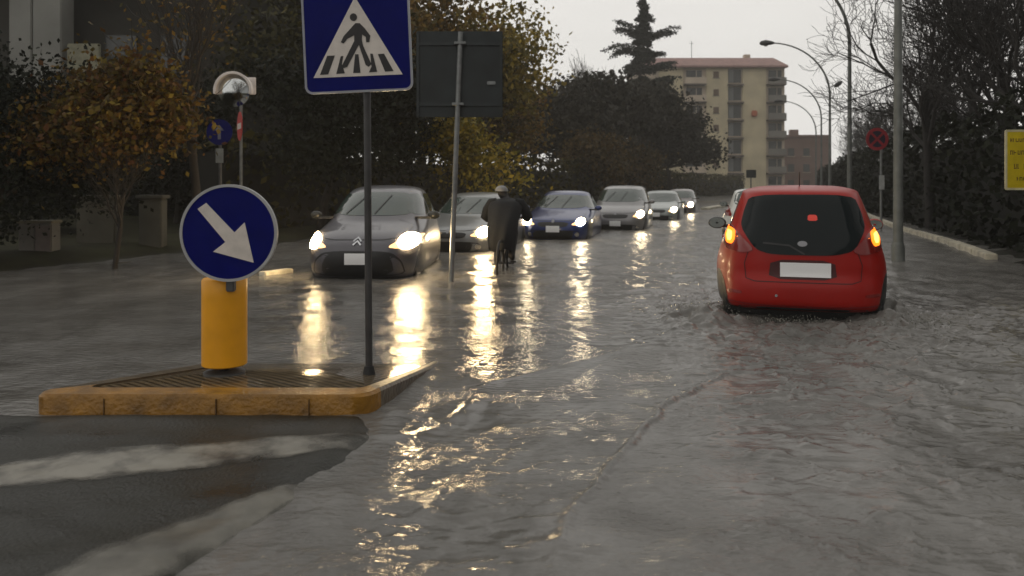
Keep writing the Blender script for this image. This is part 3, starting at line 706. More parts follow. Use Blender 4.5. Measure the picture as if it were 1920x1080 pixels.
for i, (px, D, lb, back) in enumerate(lspec):
    r_ = thing('street_lamp', lb, 'street lamp', (gx(px, D), D, 0.0), math.atan2(R[1], R[0]) + math.radians(14), 'street lamps along the right kerb')
    lamp_parts(r_)
    if back:
        hb = MB(); hb.tube([(0.03, 0, 6.45), (0.22, 0, 6.5)], 0.025, 8); hb.build('rear_arm', M['lamp'], r_, True)
        hb = MB(); hb.tube([(0.20, 0, 6.46), (0.30, 0, 6.50), (0.50, 0, 6.64), (0.62, 0, 6.72)], [0.04, 0.11, 0.12, 0.03], 12); hb.build('rear_lamp_head', MATS['lamp head dark'], r_, True)

# ================================================================== TREES
def tube_segments(segs, n=5):
    # segs: list of (p0, p1, r0, r1)
    A = np.array([s_[0] for s_ in segs]); B = np.array([s_[1] for s_ in segs]); r0 = np.array([s_[2] for s_ in segs]); r1 = np.array([s_[3] for s_ in segs])
    T = B - A; T /= np.linalg.norm(T, axis=1, keepdims=True) + 1e-9
    ref = np.where(np.abs(T[:, 2:3]) < 0.9, np.array([[0, 0, 1.0]]), np.array([[1.0, 0, 0]]))
    a = np.cross(T, ref); a /= np.linalg.norm(a, axis=1, keepdims=True) + 1e-9; b = np.cross(a, T)
    V = []
    for k in range(n):
        q = 2 * PI * k / n; o = a * math.cos(q) + b * math.sin(q)
        V.append(A + o * r0[:, None])
    for k in range(n):
        q = 2 * PI * k / n; o = a * math.cos(q) + b * math.sin(q)
        V.append(B + o * r1[:, None])
    V = np.stack(V, 1).reshape(-1, 3); base = (np.arange(len(segs)) * 2 * n)[:, None]
    Fq = np.concatenate([base + np.array([k, (k + 1) % n, n + (k + 1) % n, n + k]) for k in range(n)], 0)
    return V, Fq

def branch(rng, p, d, L, r, lv, mx, segs, tips, spread, up, kids, wob=0.18, taper=0.62):
    n = 5 if lv < 2 else (4 if lv < mx else 3)
    pos = np.array(p, float); dr = np.array(d, float); dr /= np.linalg.norm(dr)
    rr = r
    for k in range(n):
        nd = dr + rng.normal(0, wob, 3) * (1 if lv else 0.4) + np.array([0, 0, up * (0.15 if lv else 0.05)]); nd /= np.linalg.norm(nd)
        q = pos + nd * L / n; r2 = rr * (taper ** (1 / n)) if lv < mx else rr * 0.8
        segs.append((pos.copy(), q.copy(), rr, r2))
        if lv < mx and (k >= (2 if lv == 0 else 1)):
            for _ in range(kids[lv] if rng.random() < 0.9 else 1):
                th = rng.uniform(0, 2 * PI); ax = np.cross(nd, rng.normal(0, 1, 3)); ax /= np.linalg.norm(ax) + 1e-9
                sp_ = spread * rng.uniform(0.7, 1.25); cd = nd * math.cos(sp_) + ax * math.sin(sp_)
                branch(rng, q, cd, L * rng.uniform(0.5, 0.72), r2 * rng.uniform(0.42, 0.6), lv + 1, mx, segs, tips, spread, up, kids, wob, taper)
        pos, dr, rr = q, nd, r2
    if lv >= mx - 1: tips.append(pos)

def leaves(rng, C, size, flat=0.0):
    n = len(C); u = rng.normal(0, 1, (n, 3)); u /= np.linalg.norm(u, axis=1, keepdims=True)
    w = rng.normal(0, 1, (n, 3)); v = np.cross(u, w); v /= np.linalg.norm(v, axis=1, keepdims=True)
    s_ = (size * rng.uniform(0.55, 1.35, n))[:, None]
    V = np.stack([C - u * s_, C + v * s_ * 0.62, C + u * s_, C - v * s_ * 0.62], 1).reshape(-1, 3)
    Fq = np.arange(4 * n).reshape(n, 4)
    return V, Fq

def tree(name, label, cat, loc, h, r=0.16, leafm=None, nleaf=60, lsize=0.12, clump=0.5, mx=3, kids=(3, 2, 2, 2), spread=0.75, up=1.0, seed=1, trunkfrac=0.45, group=None, barkm=None, drop=0.0, wob=0.18, twig=0.0, ell=None):
    rng = np.random.default_rng(seed); segs = []; tips = []
    branch(rng, (0, 0, -0.3), (rng.normal(0, 0.04), rng.normal(0, 0.04), 1), h * trunkfrac * 1.25, r, 0, mx, segs, tips, spread, up, kids, wob)
    zmax = max(t[2] for t in tips); k = h / zmax
    segs = [(a * k, b * k, max(ra * 1.0, twig), max(rb, twig)) for a, b, ra, rb in segs]; tips = np.array(tips) * k
    root = thing(name, label, cat, loc, 0 if ell else rng.uniform(0, 6.28), group)
    V, Fq = tube_segments(segs); fastmesh('trunk', V, Fq, barkm or M['bark'], root, True)
    if leafm is not None:
        t = tips[rng.random(len(tips)) > drop]
        C = np.repeat(t, nleaf, 0) + rng.normal(0, clump, (len(t) * nleaf, 3)) * np.array([1, 1, 0.75])
        if ell:
            cz_, rx_, rz_, lobes = ell; q = rng.normal(0, 1, (int(len(C) * 0.02) + 8, 3)); q /= np.linalg.norm(q, axis=1, keepdims=True); q *= rng.random((len(q), 1)) ** 0.4
            q = q * np.array([rx_, rx_, rz_]) + np.array([0, 0, cz_]); q = q + np.array(lobes)[rng.integers(0, len(lobes), len(q))]; C = np.repeat(q, nleaf, 0) + rng.normal(0, 1, (len(q) * nleaf, 3)) * np.repeat(rng.uniform(0.35, 1.5, (len(q), 1)), nleaf, 0) * clump
        C = C[C[:, 2] > 0.3]
        V, Fq = leaves(rng, C, lsize); fastmesh('crown', V, Fq, leafm, root)
    return root

AUT = leafmat('autumn leaves', [(0.05, 0.045, 0.012), (0.15, 0.10, 0.022), (0.24, 0.14, 0.026), (0.08, 0.07, 0.020), (0.18, 0.09, 0.022)])
AUTY = leafmat('yellowing leaves', [(0.06, 0.06, 0.014), (0.22, 0.17, 0.030), (0.34, 0.24, 0.035), (0.12, 0.11, 0.022)])
AUTO = leafmat('orange bush leaves', [(0.035, 0.030, 0.008), (0.15, 0.085, 0.016), (0.08, 0.03, 0.010), (0.19, 0.14, 0.022), (0.03, 0.018, 0.008)])
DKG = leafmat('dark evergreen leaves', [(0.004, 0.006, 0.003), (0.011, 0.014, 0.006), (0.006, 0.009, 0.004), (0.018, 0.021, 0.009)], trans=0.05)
OLV = leafmat('dull olive leaves', [(0.010, 0.011, 0.003), (0.050, 0.045, 0.009), (0.022, 0.021, 0.006), (0.095, 0.078, 0.013)], trans=0.08)
PIN = leafmat('pine needles', [(0.010, 0.010, 0.006), (0.026, 0.022, 0.012), (0.016, 0.014, 0.008)], trans=0.0)
CED = leafmat('cedar needles', [(0.010, 0.016, 0.012), (0.022, 0.032, 0.024), (0.015, 0.022, 0.016)], trans=0.0)

DIM = leafmat('dull rusty leaves', [(0.03, 0.022, 0.010), (0.08, 0.055, 0.020), (0.12, 0.075, 0.025), (0.05, 0.04, 0.015)])
# autumn trees along the left side of the road
at = [((-2.0, 36.0), 9.6, AUTY, 'tall yellow autumn tree just behind the big dark sign', 3, 0.0),
      ((-0.2, 42.5), 7.9, AUT, 'brownish autumn tree to the right of the big dark sign, edge against the sky', 9, 0.1),
      (rd(-13.2, 27), 9.8, AUT, 'brown-leaved autumn tree behind the pedestrian crossing sign', 5, 0.15),
      (rd(-15.2, 23), 8.6, OLV, 'dark olive tree behind the traffic mirror', 8, 0.1),
      (rd(-12.4, 50), 4.3, DIM, 'low yellow-brown tree beneath the stone pines, nearer one', 12, 0.0),
      (rd(-12.0, 60), 4.4, DIM, 'low rusty tree beneath the stone pines, farther one', 13, 0.0),
      ((-4.2, 41.0), 9.6, OLV, 'tall olive-green tree rising behind the row of autumn trees', 15, 0.1)]
for (p, h, lm, lb, sd_, dr_) in at:
    tree('autumn_tree', lb, 'tree', (p[0], p[1], 0.1), h, 0.17, lm, 20, 0.13, 0.50, 3, (3, 2, 2), 0.8, 0.9, sd_, 0.42, 'trees along the left verge', drop=dr_)

# dark evergreen mass at the far left
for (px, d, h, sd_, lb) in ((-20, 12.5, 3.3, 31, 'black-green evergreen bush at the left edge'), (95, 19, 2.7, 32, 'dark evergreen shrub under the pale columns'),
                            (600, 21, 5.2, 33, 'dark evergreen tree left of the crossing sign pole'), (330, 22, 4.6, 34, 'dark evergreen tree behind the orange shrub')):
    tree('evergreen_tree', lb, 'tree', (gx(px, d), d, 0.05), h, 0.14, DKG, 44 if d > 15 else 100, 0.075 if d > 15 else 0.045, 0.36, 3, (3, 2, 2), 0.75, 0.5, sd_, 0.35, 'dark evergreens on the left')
# orange shrub
tree('autumn_shrub', 'orange and yellow leaved shrub in front of the pale columned house', 'shrub', (gx(212, 12.5), 12.5, 0.0), 2.9, 0.05, AUTO, 42, 0.050, 0.20, 3, (3, 3, 2), 0.6, 1.2, 44, 0.55, ell=(2.38, 0.42, 0.26, [(0.3, 0.1, 0.32), (-0.35, 0.3, 0.25), (-0.75, -0.2, -0.25), (0.15, -0.4, -0.05), (0.6, 0.2, 0.05), (-0.2, 0.1, -0.3), (0.45, -0.1, 0.5)]))
# slim bare tree left
tree('leafless_tree', 'slim dark tree with bare upper branches, left of the traffic mirror', 'tree', (gx(372, 14), 14, 0.0), 6.4, 0.10, AUT, 4, 0.05, 0.25, 3, (2, 2, 2), 0.55, 1.2, 52, 0.6, drop=0.6, twig=0.006)
tree('autumn_sapling', 'thin young tree with yellow leaves on the verge behind the leaning pole', 'tree', (gx(840, 22), 22, 0.0), 3.4, 0.05, AUTY, 14, 0.07, 0.25, 3, (2, 2, 2), 0.7, 0.8, 61, 0.5)

# bare trees on the right
BB = mat('wet black bark', (0.020, 0.018, 0.017), 0.85, 0, 0.3, 4)
bt = [(1745, 24, 9.5, 71, 'bare tree just right of the nearest lamp post', 4), (1865, 20, 9.0, 72, 'large bare dark tree above the yellow notice', 4), (1980, 17, 9.0, 77, 'bare tree at the right edge of the picture', 4),
      (1700, 38, 8.0, 73, 'bare tree behind the nearest lamp post', 4), (1655, 55, 8.3, 74, 'bare tree between the second and the nearest lamp posts', 4), (1800, 30, 11.0, 78, 'tall bare tree standing back behind the right hedge', 4),
      (1622, 72, 8.4, 75, 'hazy bare tree right of the second lamp post', 3), (1595, 90, 8.0, 76, 'farthest hazy bare tree behind the second lamp post', 3)]
for px, d, h, sd_, lb, mx in bt:
    tree('bare_tree', lb, 'tree', (gx(px, d), d, 0.2), h, 0.17, None, mx=mx, kids=(3, 3, 2, 2) if d > 32 else (3, 2, 2, 2), spread=0.62, up=0.8, seed=sd_, trunkfrac=0.34, group='bare trees on the right', barkm=BB, wob=0.26, twig=0.006 if d < 32 else 0.011)

# hedges
def hedge(name, label, pts, h, w, lm, dens, lsize, seed, group=None, htop=None):
    rng = np.random.default_rng(seed)
    p0 = pts[0]; root = thing(name, label, 'hedge', (p0[0], p0[1], 0), 0, group)
    C = []; core = MB()
    for (a, b) in zip(pts[:-1], pts[1:]):
        a = np.array(a); b = np.array(b); L = np.linalg.norm(b - a); t = (b - a) / L; nrm = np.array([-t[1], t[0]])
        n = int(L * (2 * h + w) * dens)
        q = rng.random(n) * L; side = rng.random(n)
        hh = h * (0.82 + 0.36 * fbm(q * 0.45 + seed, q * 0 + seed, seed))
        off = np.where(side < 0.42, -w / 2, np.where(side < 0.84, w / 2, rng.uniform(-w / 2, w / 2, n)))
        zz = np.where(side < 0.84, rng.random(n) * hh, hh) ; blob = 0.35 * (fbm(q * 1.1, zz * 1.1, seed + 3) - 0.5) * np.sign(off)
        off = off + blob + rng.normal(0, 0.08, n); zz = zz + rng.normal(0, 0.09, n)
        P = a + np.outer(q, t) + np.outer(off, nrm) - np.array(p0)
        C.append(np.column_stack([P, np.clip(zz, 0.02, None)]))
        m_ = (a + b) / 2 - np.array(p0)
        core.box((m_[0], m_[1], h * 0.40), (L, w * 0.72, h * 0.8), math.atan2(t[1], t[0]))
    C = np.concatenate(C); V, Fq = leaves(rng, C, lsize)
    fastmesh('foliage', V, Fq, lm, root)
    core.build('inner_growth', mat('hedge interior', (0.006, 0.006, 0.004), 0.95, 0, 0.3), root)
    return root
hedge('hedge', 'long dark hedge behind the queue of oncoming cars', [rd(-13.6, 16), rd(-13.2, 40), rd(-12.6, 90), rd(-8, 130)], 2.7, 1.2, OLV, 26, 0.13, 201)
hedge('hedge', 'dark evergreen hedge closing the left background behind the house', [(-26, 22), (-9, 24.5)], 3.0, 1.2, DKG, 30, 0.12, 202)
hedge('hedge', 'tall dark hedge behind the pale kerb on the right', [rd(4.9, 9), rd(5.0, 20), rd(4.2, 42), rd(3.4, 100)], 3.1, 1.6, DKG, 32, 0.11, 203)

# stone pines
def stone_pine(loc, h, rw, seed, label, cr=0.42):
    rng = np.random.default_rng(seed); root = thing('stone_pine', label, 'tree', loc, 0, 'stone pines beside the apartment block')
    segs = []; top = h * (1 - cr)
    p = np.array([0, 0, -0.3]); 
    for k in range(5):
        q = p + np.array([rng.normal(0, 0.12), rng.normal(0, 0.12), top / 5]); segs.append((p, q, 0.32 - 0.03 * k, 0.29 - 0.03 * k)); p = q
    C = []
    for i in range(46):
        a = rng.uniform(0, 2 * PI); rr = rw * math.sqrt(rng.random()); z = top + (h - top) * (0.25 + 0.72 * (1 - (rr / rw) ** 2)) * rng.uniform(0.45, 1.0)
        c = np.array([rr * math.cos(a), rr * math.sin(a), z]); m_ = (p + c) / 2 + rng.normal(0, 0.25, 3)
        segs.append((p, m_, 0.10, 0.06)); segs.append((m_, c, 0.06, 0.02))
        n = 340; C.append(c + rng.normal(0, 1, (n, 3)) * np.array([0.95, 0.95, 0.55]) * (0.7 + 0.5 * rng.random()))
    V, Fq = tube_segments(segs, 6); fastmesh('trunk', V, Fq, M['bark'], root, True)
    C = np.concatenate(C); C[:, 2] = np.minimum(C[:, 2], h * 1.03); V, Fq = leaves(rng, C, 0.20); fastmesh('crown', V, Fq, PIN, root)
stone_pine((gx(1110, 62), 62, 0), 9.6, 4.1, 301, 'broad dark stone pine left of the cedar')
stone_pine((gx(1190, 70), 70, 0), 10.2, 4.2, 302, 'broad dark stone pine in front of the cedar trunk')
stone_pine((gx(1262, 78), 78, 0), 8.6, 3.3, 303, 'lower dark stone pine covering the left of the apartment block', 0.6)
stone_pine((gx(1060, 56), 56, 0), 7.8, 3.0, 304, 'small stone pine nearest the autumn trees', 0.55)

# bare poplars poking over the pines
for px, d, h, sd_, lb in ((1095, 82, 15.2, 401, 'wispy bare tree top rising above the stone pines'), (1062, 88, 14.0, 402, 'pale wispy bare tree top left above the stone pines'), (1128, 90, 14.6, 403, 'wispy bare tree top nearest the cedar')):
    tree('wispy_tree', lb, 'tree', (gx(px, d), d, 0), h, 0.16, None, mx=3, kids=(4, 3, 3), spread=0.35, up=1.8, seed=sd_, trunkfrac=0.5, group='wispy bare trees above the pines', barkm=mat('pale bark', (0.07, 0.06, 0.05), 0.9), twig=0.015)

# cedar
def cedar(loc, h, seed):
    rng = np.random.default_rng(seed); root = thing('cedar_tree', 'tall dark cedar with drooping layered branches against the pale sky', 'tree', loc)
    segs = []; C = []
    n = 26; P = [np.array([0.25 * math.sin(k * 0.35), 0, h * k / n]) for k in range(n + 1)]
    for k in range(n): segs.append((P[k], P[k + 1], 0.34 * (1 - k / n) + 0.03, 0.34 * (1 - (k + 1) / n) + 0.03))
    for z0, L0, nb in ((3, 3.2, 12), (4.5, 3.0, 12), (6, 3.0, 12), (7.5, 2.9, 12), (9, 2.8, 12), (10.3, 2.6, 12), (11.6, 2.3, 12), (12.8, 1.9, 10), (13.8, 1.6, 9), (14.8, 1.5, 9), (15.8, 1.3, 9), (16.8, 1.2, 8), (17.7, 1.1, 8), (18.5, 0.85, 7), (19.3, 0.95, 7), (20.0, 0.55, 6), (20.6, 0.5, 6), (21.1, 0.25, 5)):
        base = np.array([0.25 * math.sin(z0 / h * n * 0.35), 0, z0])
        for b in range(nb): rows(rng, segs, C, base + np.array([0, 0, rng.normal(0, 0.18)]), rng.uniform(0, 2 * PI), L0 * rng.uniform(0.45, 1.1), 0.30, 0.42)
    for z0, sgn, L, ri, dr in ((17.1, -1, 2.9, 1.0, 0.50), (16.5, 1, 3.9, 0.85, 0.42), (15.3, -1, 3.9, 0.75, 0.62), (13.6, 1, 3.7, 0.6, 0.35), (12.2, 1, 4.0, 0.55, 0.35), (13.9, -1, 2.2, 0.4, 0.3), (15.0, 1, 2.4, 0.7, 0.4)):
        for j in range(6):
            a = (0 if sgn > 0 else PI) + rng.normal(0, 0.20); rows(rng, segs, C, np.array([0.1, 0, z0 + rng.normal(0, 0.22)]), a, L * rng.uniform(0.65, 1.03), ri, dr)
    V, Fq = tube_segments(segs, 5); fastmesh('trunk', V, Fq, M['bark'], root, True)
    C = np.concatenate(C); V, Fq = leaves(rng, C, 0.12); fastmesh('crown', V, Fq, CED, root)
def rows(rng, segs, C, p, a, L, rise, droop):
    d = np.array([math.cos(a), math.sin(a), 0]); prev = p.copy(); m = 8; dr = droop / max(1.0, 1.0)
    for i in range(1, m + 1):
        f = i / m; q = p + d * L * f + np.array([0, 0, L * (rise * f - dr * f * f)])
        segs.append((prev, q, 0.06 * (1 - f) + 0.02, 0.05 * (1 - f) + 0.02)); prev = q
        w = 0.06 + 0.16 * (1 - f) * min(1, L / 2)
        c = q + rng.normal(0, 1, (26, 3)) * np.array([w + 0.08, w + 0.08, 0.07]); c[:, 2] -= np.abs(rng.normal(0, 0.17, 26)); C.append(c)
cedar((gx(1202, 85), 85, 0), 21.3, 77)

# ================================================================== BUILDINGS
D = 130.0; s = F / D
ab = thing('apartment_building', 'yellow seven-storey apartment block with red-brown hipped roof beyond the pines', 'apartment block', (gx(1336, D), D, 0))
def bx(px): return gx(px, D) - gx(1336, D)
YW = mat('yellow render', (0.60, 0.52, 0.35), 0.85, 0, 0.18, 0.35, 0.1, 4)
BGE = mat('beige render', (0.55, 0.46, 0.36), 0.85, 0, 0.18, 0.35)
GRW = mat('grey loggia', (0.20, 0.19, 0.17), 0.8, 0, 0.2, 0.4)
DKW = mat('window glass far', (0.05, 0.055, 0.055), 0.15, 0, 0.3, 1)
SL = mat('balcony slab', (0.10, 0.08, 0.065), 0.8, 0, 0.2)
ztop = gz(127, D)
x0, x1 = bx(1200), bx(1473)
MB().box(((x0 + x1) / 2, 6.5, ztop / 2), (x1 - x0, 12, ztop)).build('core_wall', BGE, ab)
wl = MB()
for a, b in ((1236, 1281), (1325, 1365), (1393, 1437)):
    wl.box(((bx(a) + bx(b)) / 2, 0.3, ztop / 2), (bx(b) - bx(a), 0.38, ztop - 0.02))
wl.build('yellow_wall', YW, ab)
st = (ztop - 0.4) / 7.0
for i in range(7):
    zb = 0.4 + i * st
    for a, b, dep in ((1282, 1323, 1.3), (1437.6, 1472, 1.4)):
        xc = (bx(a) + bx(b)) / 2; w = bx(b) - bx(a)
        bal = MB().box((xc, 0.50 - dep / 2 - 0.012, zb + 0.12), (w - 0.1, dep, 0.22)).build('balcony', SL, ab)
        MB().box((xc, 0.50 - dep + 0.02, zb + 0.75), (w - 0.12, 0.08, 1.0), bev=0.01).build('parapet', GRW if a > 1400 else BGE, bal)
        wn = MB().box((xc, 0.47, zb + 1.55), (w * 0.72, 0.10, 2.0)).build('window', DKW, ab)
        MB().box((xc + w * 0.1, 0.40, zb + 1.55), (0.1, 0.06, 2.0)).build('mullion', BGE, wn)
    xc = (bx(1366) + bx(1392)) / 2; w = bx(1391) - bx(1367)
    MB().box((xc, 0.05, zb + 0.10), (w + 0.5, 1.0, 0.26)).build('balcony', SL, ab)
    wn = MB().box((xc, 0.46, zb + 1.6), (w, 0.06, 2.2)).build('window', DKW, ab)
    MB().box((xc - w * 0.30, 0.41, zb + 1.6), (w * 0.38, 0.05, 2.2)).build('shutter', mat('grey shutter', (0.16, 0.17, 0.17), 0.6, 0, 0.15), wn)
    wn = MB().box((bx(1343), 0.105, zb + 1.8), (0.9, 0.03, 1.0)).build('window', mat('brown shutter', (0.13, 0.08, 0.05), 0.7), ab)
    MB().box((bx(1343), 0.07, zb + 1.24), (1.1, 0.14, 0.1)).build('sill', GRW, wn)
MB().box((bx(1414), -0.15, gz(213, D)), (0.9, 0.6, 1.0), bev=0.15).build('awning', mat('orange awning', (0.45, 0.12, 0.05), 0.7), ab)
rf = MB(); ov = 0.7; zr = gz(103, D)
a0 = (x0 - ov, -0.35 - ov, ztop - 0.02); 
vs_ = [(x0 - ov, -ov, ztop), (x1 + ov * 0.3, -ov, ztop), (x1 + ov * 0.3, 12.5 + ov, ztop), (x0 - ov, 12.5 + ov, ztop), (x0 + 1, 3.0, zr), (x1 - 1.0, 3.0, zr), (x1 - 1.0, 9.5, zr), (x0 + 1, 9.5, zr)]
vs_ += [(v[0], v[1], ztop + 0.28) for v in vs_[:4]]
rf.add(vs_, [(3, 2, 1, 0), (0, 1, 9, 8), (1, 2, 10, 9), (2, 3, 11, 10), (3, 0, 8, 11), (8, 9, 5, 4), (9, 10, 6, 5), (10, 11, 7, 6), (11, 8, 4, 7), (4, 5, 6, 7)])
roof = rf.build('roof', mat('red brown roof', (0.32, 0.19, 0.17), 0.7, 0, 0.2, 1.5, 0.2), ab)
MB().tube([(bx(1307), 4, zr - 0.1), (bx(1307), 4, zr + 3.0)], 0.05, 6).tube([(bx(1303), 4, zr + 2.6), (bx(1311), 4, zr + 2.6)], 0.035, 6).build('aerial', M['pole'], roof)
MB().box((bx(1420), 6, zr + 0.4), (1.0, 1.0, 1.2)).build('chimney', BGE, roof)

D = 150.0
lb_ = thing('low_brick_building', 'low reddish-brown building at the right foot of the apartment block', 'building', (gx(1490, D), D, 0))
BRW = mat('dull red wall', (0.20, 0.125, 0.10), 0.85, 0, 0.2, 0.5)
zt = gz(258, D)
MB().box((0, 5, zt / 2), (13, 10, zt)).build('wall', BRW, lb_)
MB().box((0, 5, zt + 0.25), (13.6, 10.6, 0.5), bev=0.05).build('roof', mat('dull tile', (0.17, 0.10, 0.08), 0.8), lb_)
for i in range(3):
    for j in range(3):
        wn = MB().box((-3.6 + i * 2.9, -0.04, 1.8 + j * 3.0), (1.2, 0.06, 1.5)).build('window', DKW, lb_)
        MB().box((-3.6 + i * 2.9, -0.10, 1.0 + j * 3.0), (1.5, 0.18, 0.1)).build('sill', BGE, wn)
MB().box((1.2, 4, zt + 1.1), (1.5, 1.2, 1.3)).build('chimney', BRW, lb_)

# house with pale columns on the left
D = 27.0
hs_ = thing('columned_house', 'shadowy house with pale square columns and beige balcony in the upper left corner', 'house', (gx(200, D), D, 0.1))
def hx(px): return gx(px, D) - gx(200, D)
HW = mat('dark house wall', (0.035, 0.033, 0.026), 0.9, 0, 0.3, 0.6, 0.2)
HC = mat('pale column paint', (0.24, 0.24, 0.22), 0.8, 0, 0.15, 0.8)
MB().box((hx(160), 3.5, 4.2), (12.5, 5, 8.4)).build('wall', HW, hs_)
for px, w in ((107, 0.95), (58, 0.75)):
    c_ = MB().box((hx(px), -0.2, 4.1), (w, 0.8, 8.2), bev=0.03).build('column', HC, hs_)
    MB().box((hx(px), -0.2, 0.35), (w + 0.14, 0.94, 0.5), bev=0.03).build('plinth', GRW, c_)
for px, zz in ((172, 4.55), (280, 4.55), (172, 7.7), (280, 7.7)):
    wn = MB().box((hx(px + 30), 0.95, zz + 1.2), (1.1, 0.12, 1.5)).build('window', DKW, hs_)
    MB().box((hx(px + 30), 0.88, zz + 0.38), (1.4, 0.26, 0.1)).build('sill', GRW, wn)
bl = MB().box((hx(170), 0.3, gz(148, D)), (1.15, 1.3, 0.2)).build('balcony', HW, hs_)
MB().box((hx(170), -0.42, gz(118, D)), (1.1, 0.12, 0.95), bev=0.03).build('parapet', mat('beige parapet', (0.24, 0.23, 0.16), 0.8), bl)
rf = MB(); rz0 = 8.5
rf.add([(hx(160) - 6.9, 0.2, rz0 - 0.3), (hx(160) + 6.9, 0.2, rz0 - 0.3), (hx(160) + 6.9, 6.8, rz0 - 0.3), (hx(160) - 6.9, 6.8, rz0 - 0.3), (hx(160) - 5, 3.5, rz0 + 1.7), (hx(160) + 5, 3.5, rz0 + 1.7),
        (hx(160) - 6.9, 0.2, rz0 - 0.1), (hx(160) + 6.9, 0.2, rz0 - 0.1), (hx(160) + 6.9, 6.8, rz0 - 0.1), (hx(160) - 6.9, 6.8, rz0 - 0.1)],
       [(3, 2, 1, 0), (0, 1, 7, 6), (1, 2, 8, 7), (2, 3, 9, 8), (3, 0, 6, 9), (6, 7, 5, 4), (7, 8, 5), (8, 9, 4, 5), (9, 6, 4)])
rf.build('roof', mat('house roof tile', (0.10, 0.06, 0.05), 0.85, 0, 0.3, 2, 0.3), hs_)

# concrete boundary piers and a utility cabinet
for px0_, px1_, py1, lb in ((150, 222, 458, 'wide low concrete wall panel standing on the dark left verge'), (266, 308, 458, 'narrow stained concrete gate pier to the right of the low wall panel')):
    d = gd(py1, 0.15); w = (px1_ - px0_) / F * d; hh = gz(367, d) - 0.1
    t_ = thing('boundary_pier', lb, 'wall', (gx((px0_ + px1_) / 2, d), d, 0.05), 0.0, 'concrete boundary piers on the left verge')
    MB().box((0, 0, hh / 2), (w, 0.3, hh), bev=0.02).build('pier_body', M['concrete'], t_)
    MB().box((0, 0, hh + 0.03), (w + 0.1, 0.38, 0.07), bev=0.015).build('coping', M['concrete'], t_)
d = 13.9
cb = thing('utility_cabinet', 'pale grey boxy utility cabinet on the verge at the far left', 'utility cabinet', (gx(68, d), d + 0.1, 0.02), 0.05)
MB().box((0, 0, 0.34), (0.56, 0.32, 0.60), bev=0.015).build('cabinet_body', mat('cabinet grey', (0.13, 0.125, 0.115), 0.5, 0, 0.2, 3), cb)
MB().box((0, 0, 0.665), (0.61, 0.37, 0.05), bev=0.015).build('lid', mat('cabinet lid', (0.15, 0.14, 0.10), 0.5, 0, 0.2), cb)
MB().box((-0.138, -0.165, 0.35), (0.26, 0.012, 0.50), bev=0.004).build('door', mat('cabinet grey', (0, 0, 0)), cb)
MB().box((0.138, -0.165, 0.35), (0.26, 0.012, 0.50), bev=0.004).build('door', mat('cabinet door', (0.12, 0.10, 0.095), 0.5, 0, 0.2), cb)
MB().box((0, 0, 0.02), (0.6, 0.36, 0.08)).build('plinth', M['concrete'], cb)

# ================================================================== CARS
def crom(K, sub):
    K = np.array(K, float); out = []
    n = len(K)
    for i in range(n - 1):
        p0 = K[max(i - 1, 0)]; p1 = K[i]; p2 = K[i + 1]; p3 = K[min(i + 2, n - 1)]
        for k in range(sub):
            t = k / sub
            # hermite with limited tangents (monotone per component)
            m1 = (p2 - p0) / 2; m2 = (p3 - p1) / 2; dl = p2 - p1
            m1 = np.where(np.sign(m1) == np.sign(dl), np.sign(dl) * np.minimum(np.abs(m1), 3 * np.abs(dl)), 0)
            m2 = np.where(np.sign(m2) == np.sign(dl), np.sign(dl) * np.minimum(np.abs(m2), 3 * np.abs(dl)), 0)
            h = (2*t**3 - 3*t**2 + 1) * p1 + (t**3 - 2*t**2 + t) * m1 + (-2*t**3 + 3*t**2) * p2 + (t**3 - t**2) * m2
            out.append(h)
    out.append(K[-1]); return np.array(out)

def car_shell(K, sub=5, n=112):
    S = crom(K, sub); V = []; S[:, 4] *= 1 + 0.35 * np.clip((1.0 - S[:, 0]) / 0.3, 0, 1) * (S[:, 4] < 4.05)
    for z, w, rr, ff, e in S:
        yc = (rr + ff) / 2
        for k in range(n):
            a = 2 * PI * k / n; c, s_ = math.cos(a), math.sin(a)
            x = w * math.copysign(abs(c) ** (2 / e), c); y = yc + (ff - rr) / 2 * math.copysign(abs(s_) ** (2 / e), s_)
            V.append((x, y, z))
    m = len(S); Fc = [(i*n + k, i*n + (k+1) % n, (i+1)*n + (k+1) % n, (i+1)*n + k) for i in range(m - 1) for k in range(n)]
    zt = S[-1][0]; V.append((0, (S[-1][2] + S[-1][3]) / 2, zt + 0.003)); V.append((0, (S[0][2] + S[0][3]) / 2, S[0][0])); 
    Fc += [((m-1)*n + k, (m-1)*n + (k+1) % n, m*n) for k in range(n)] + [((k+1) % n, k, m*n + 1) for k in range(n)]
    return V, Fc

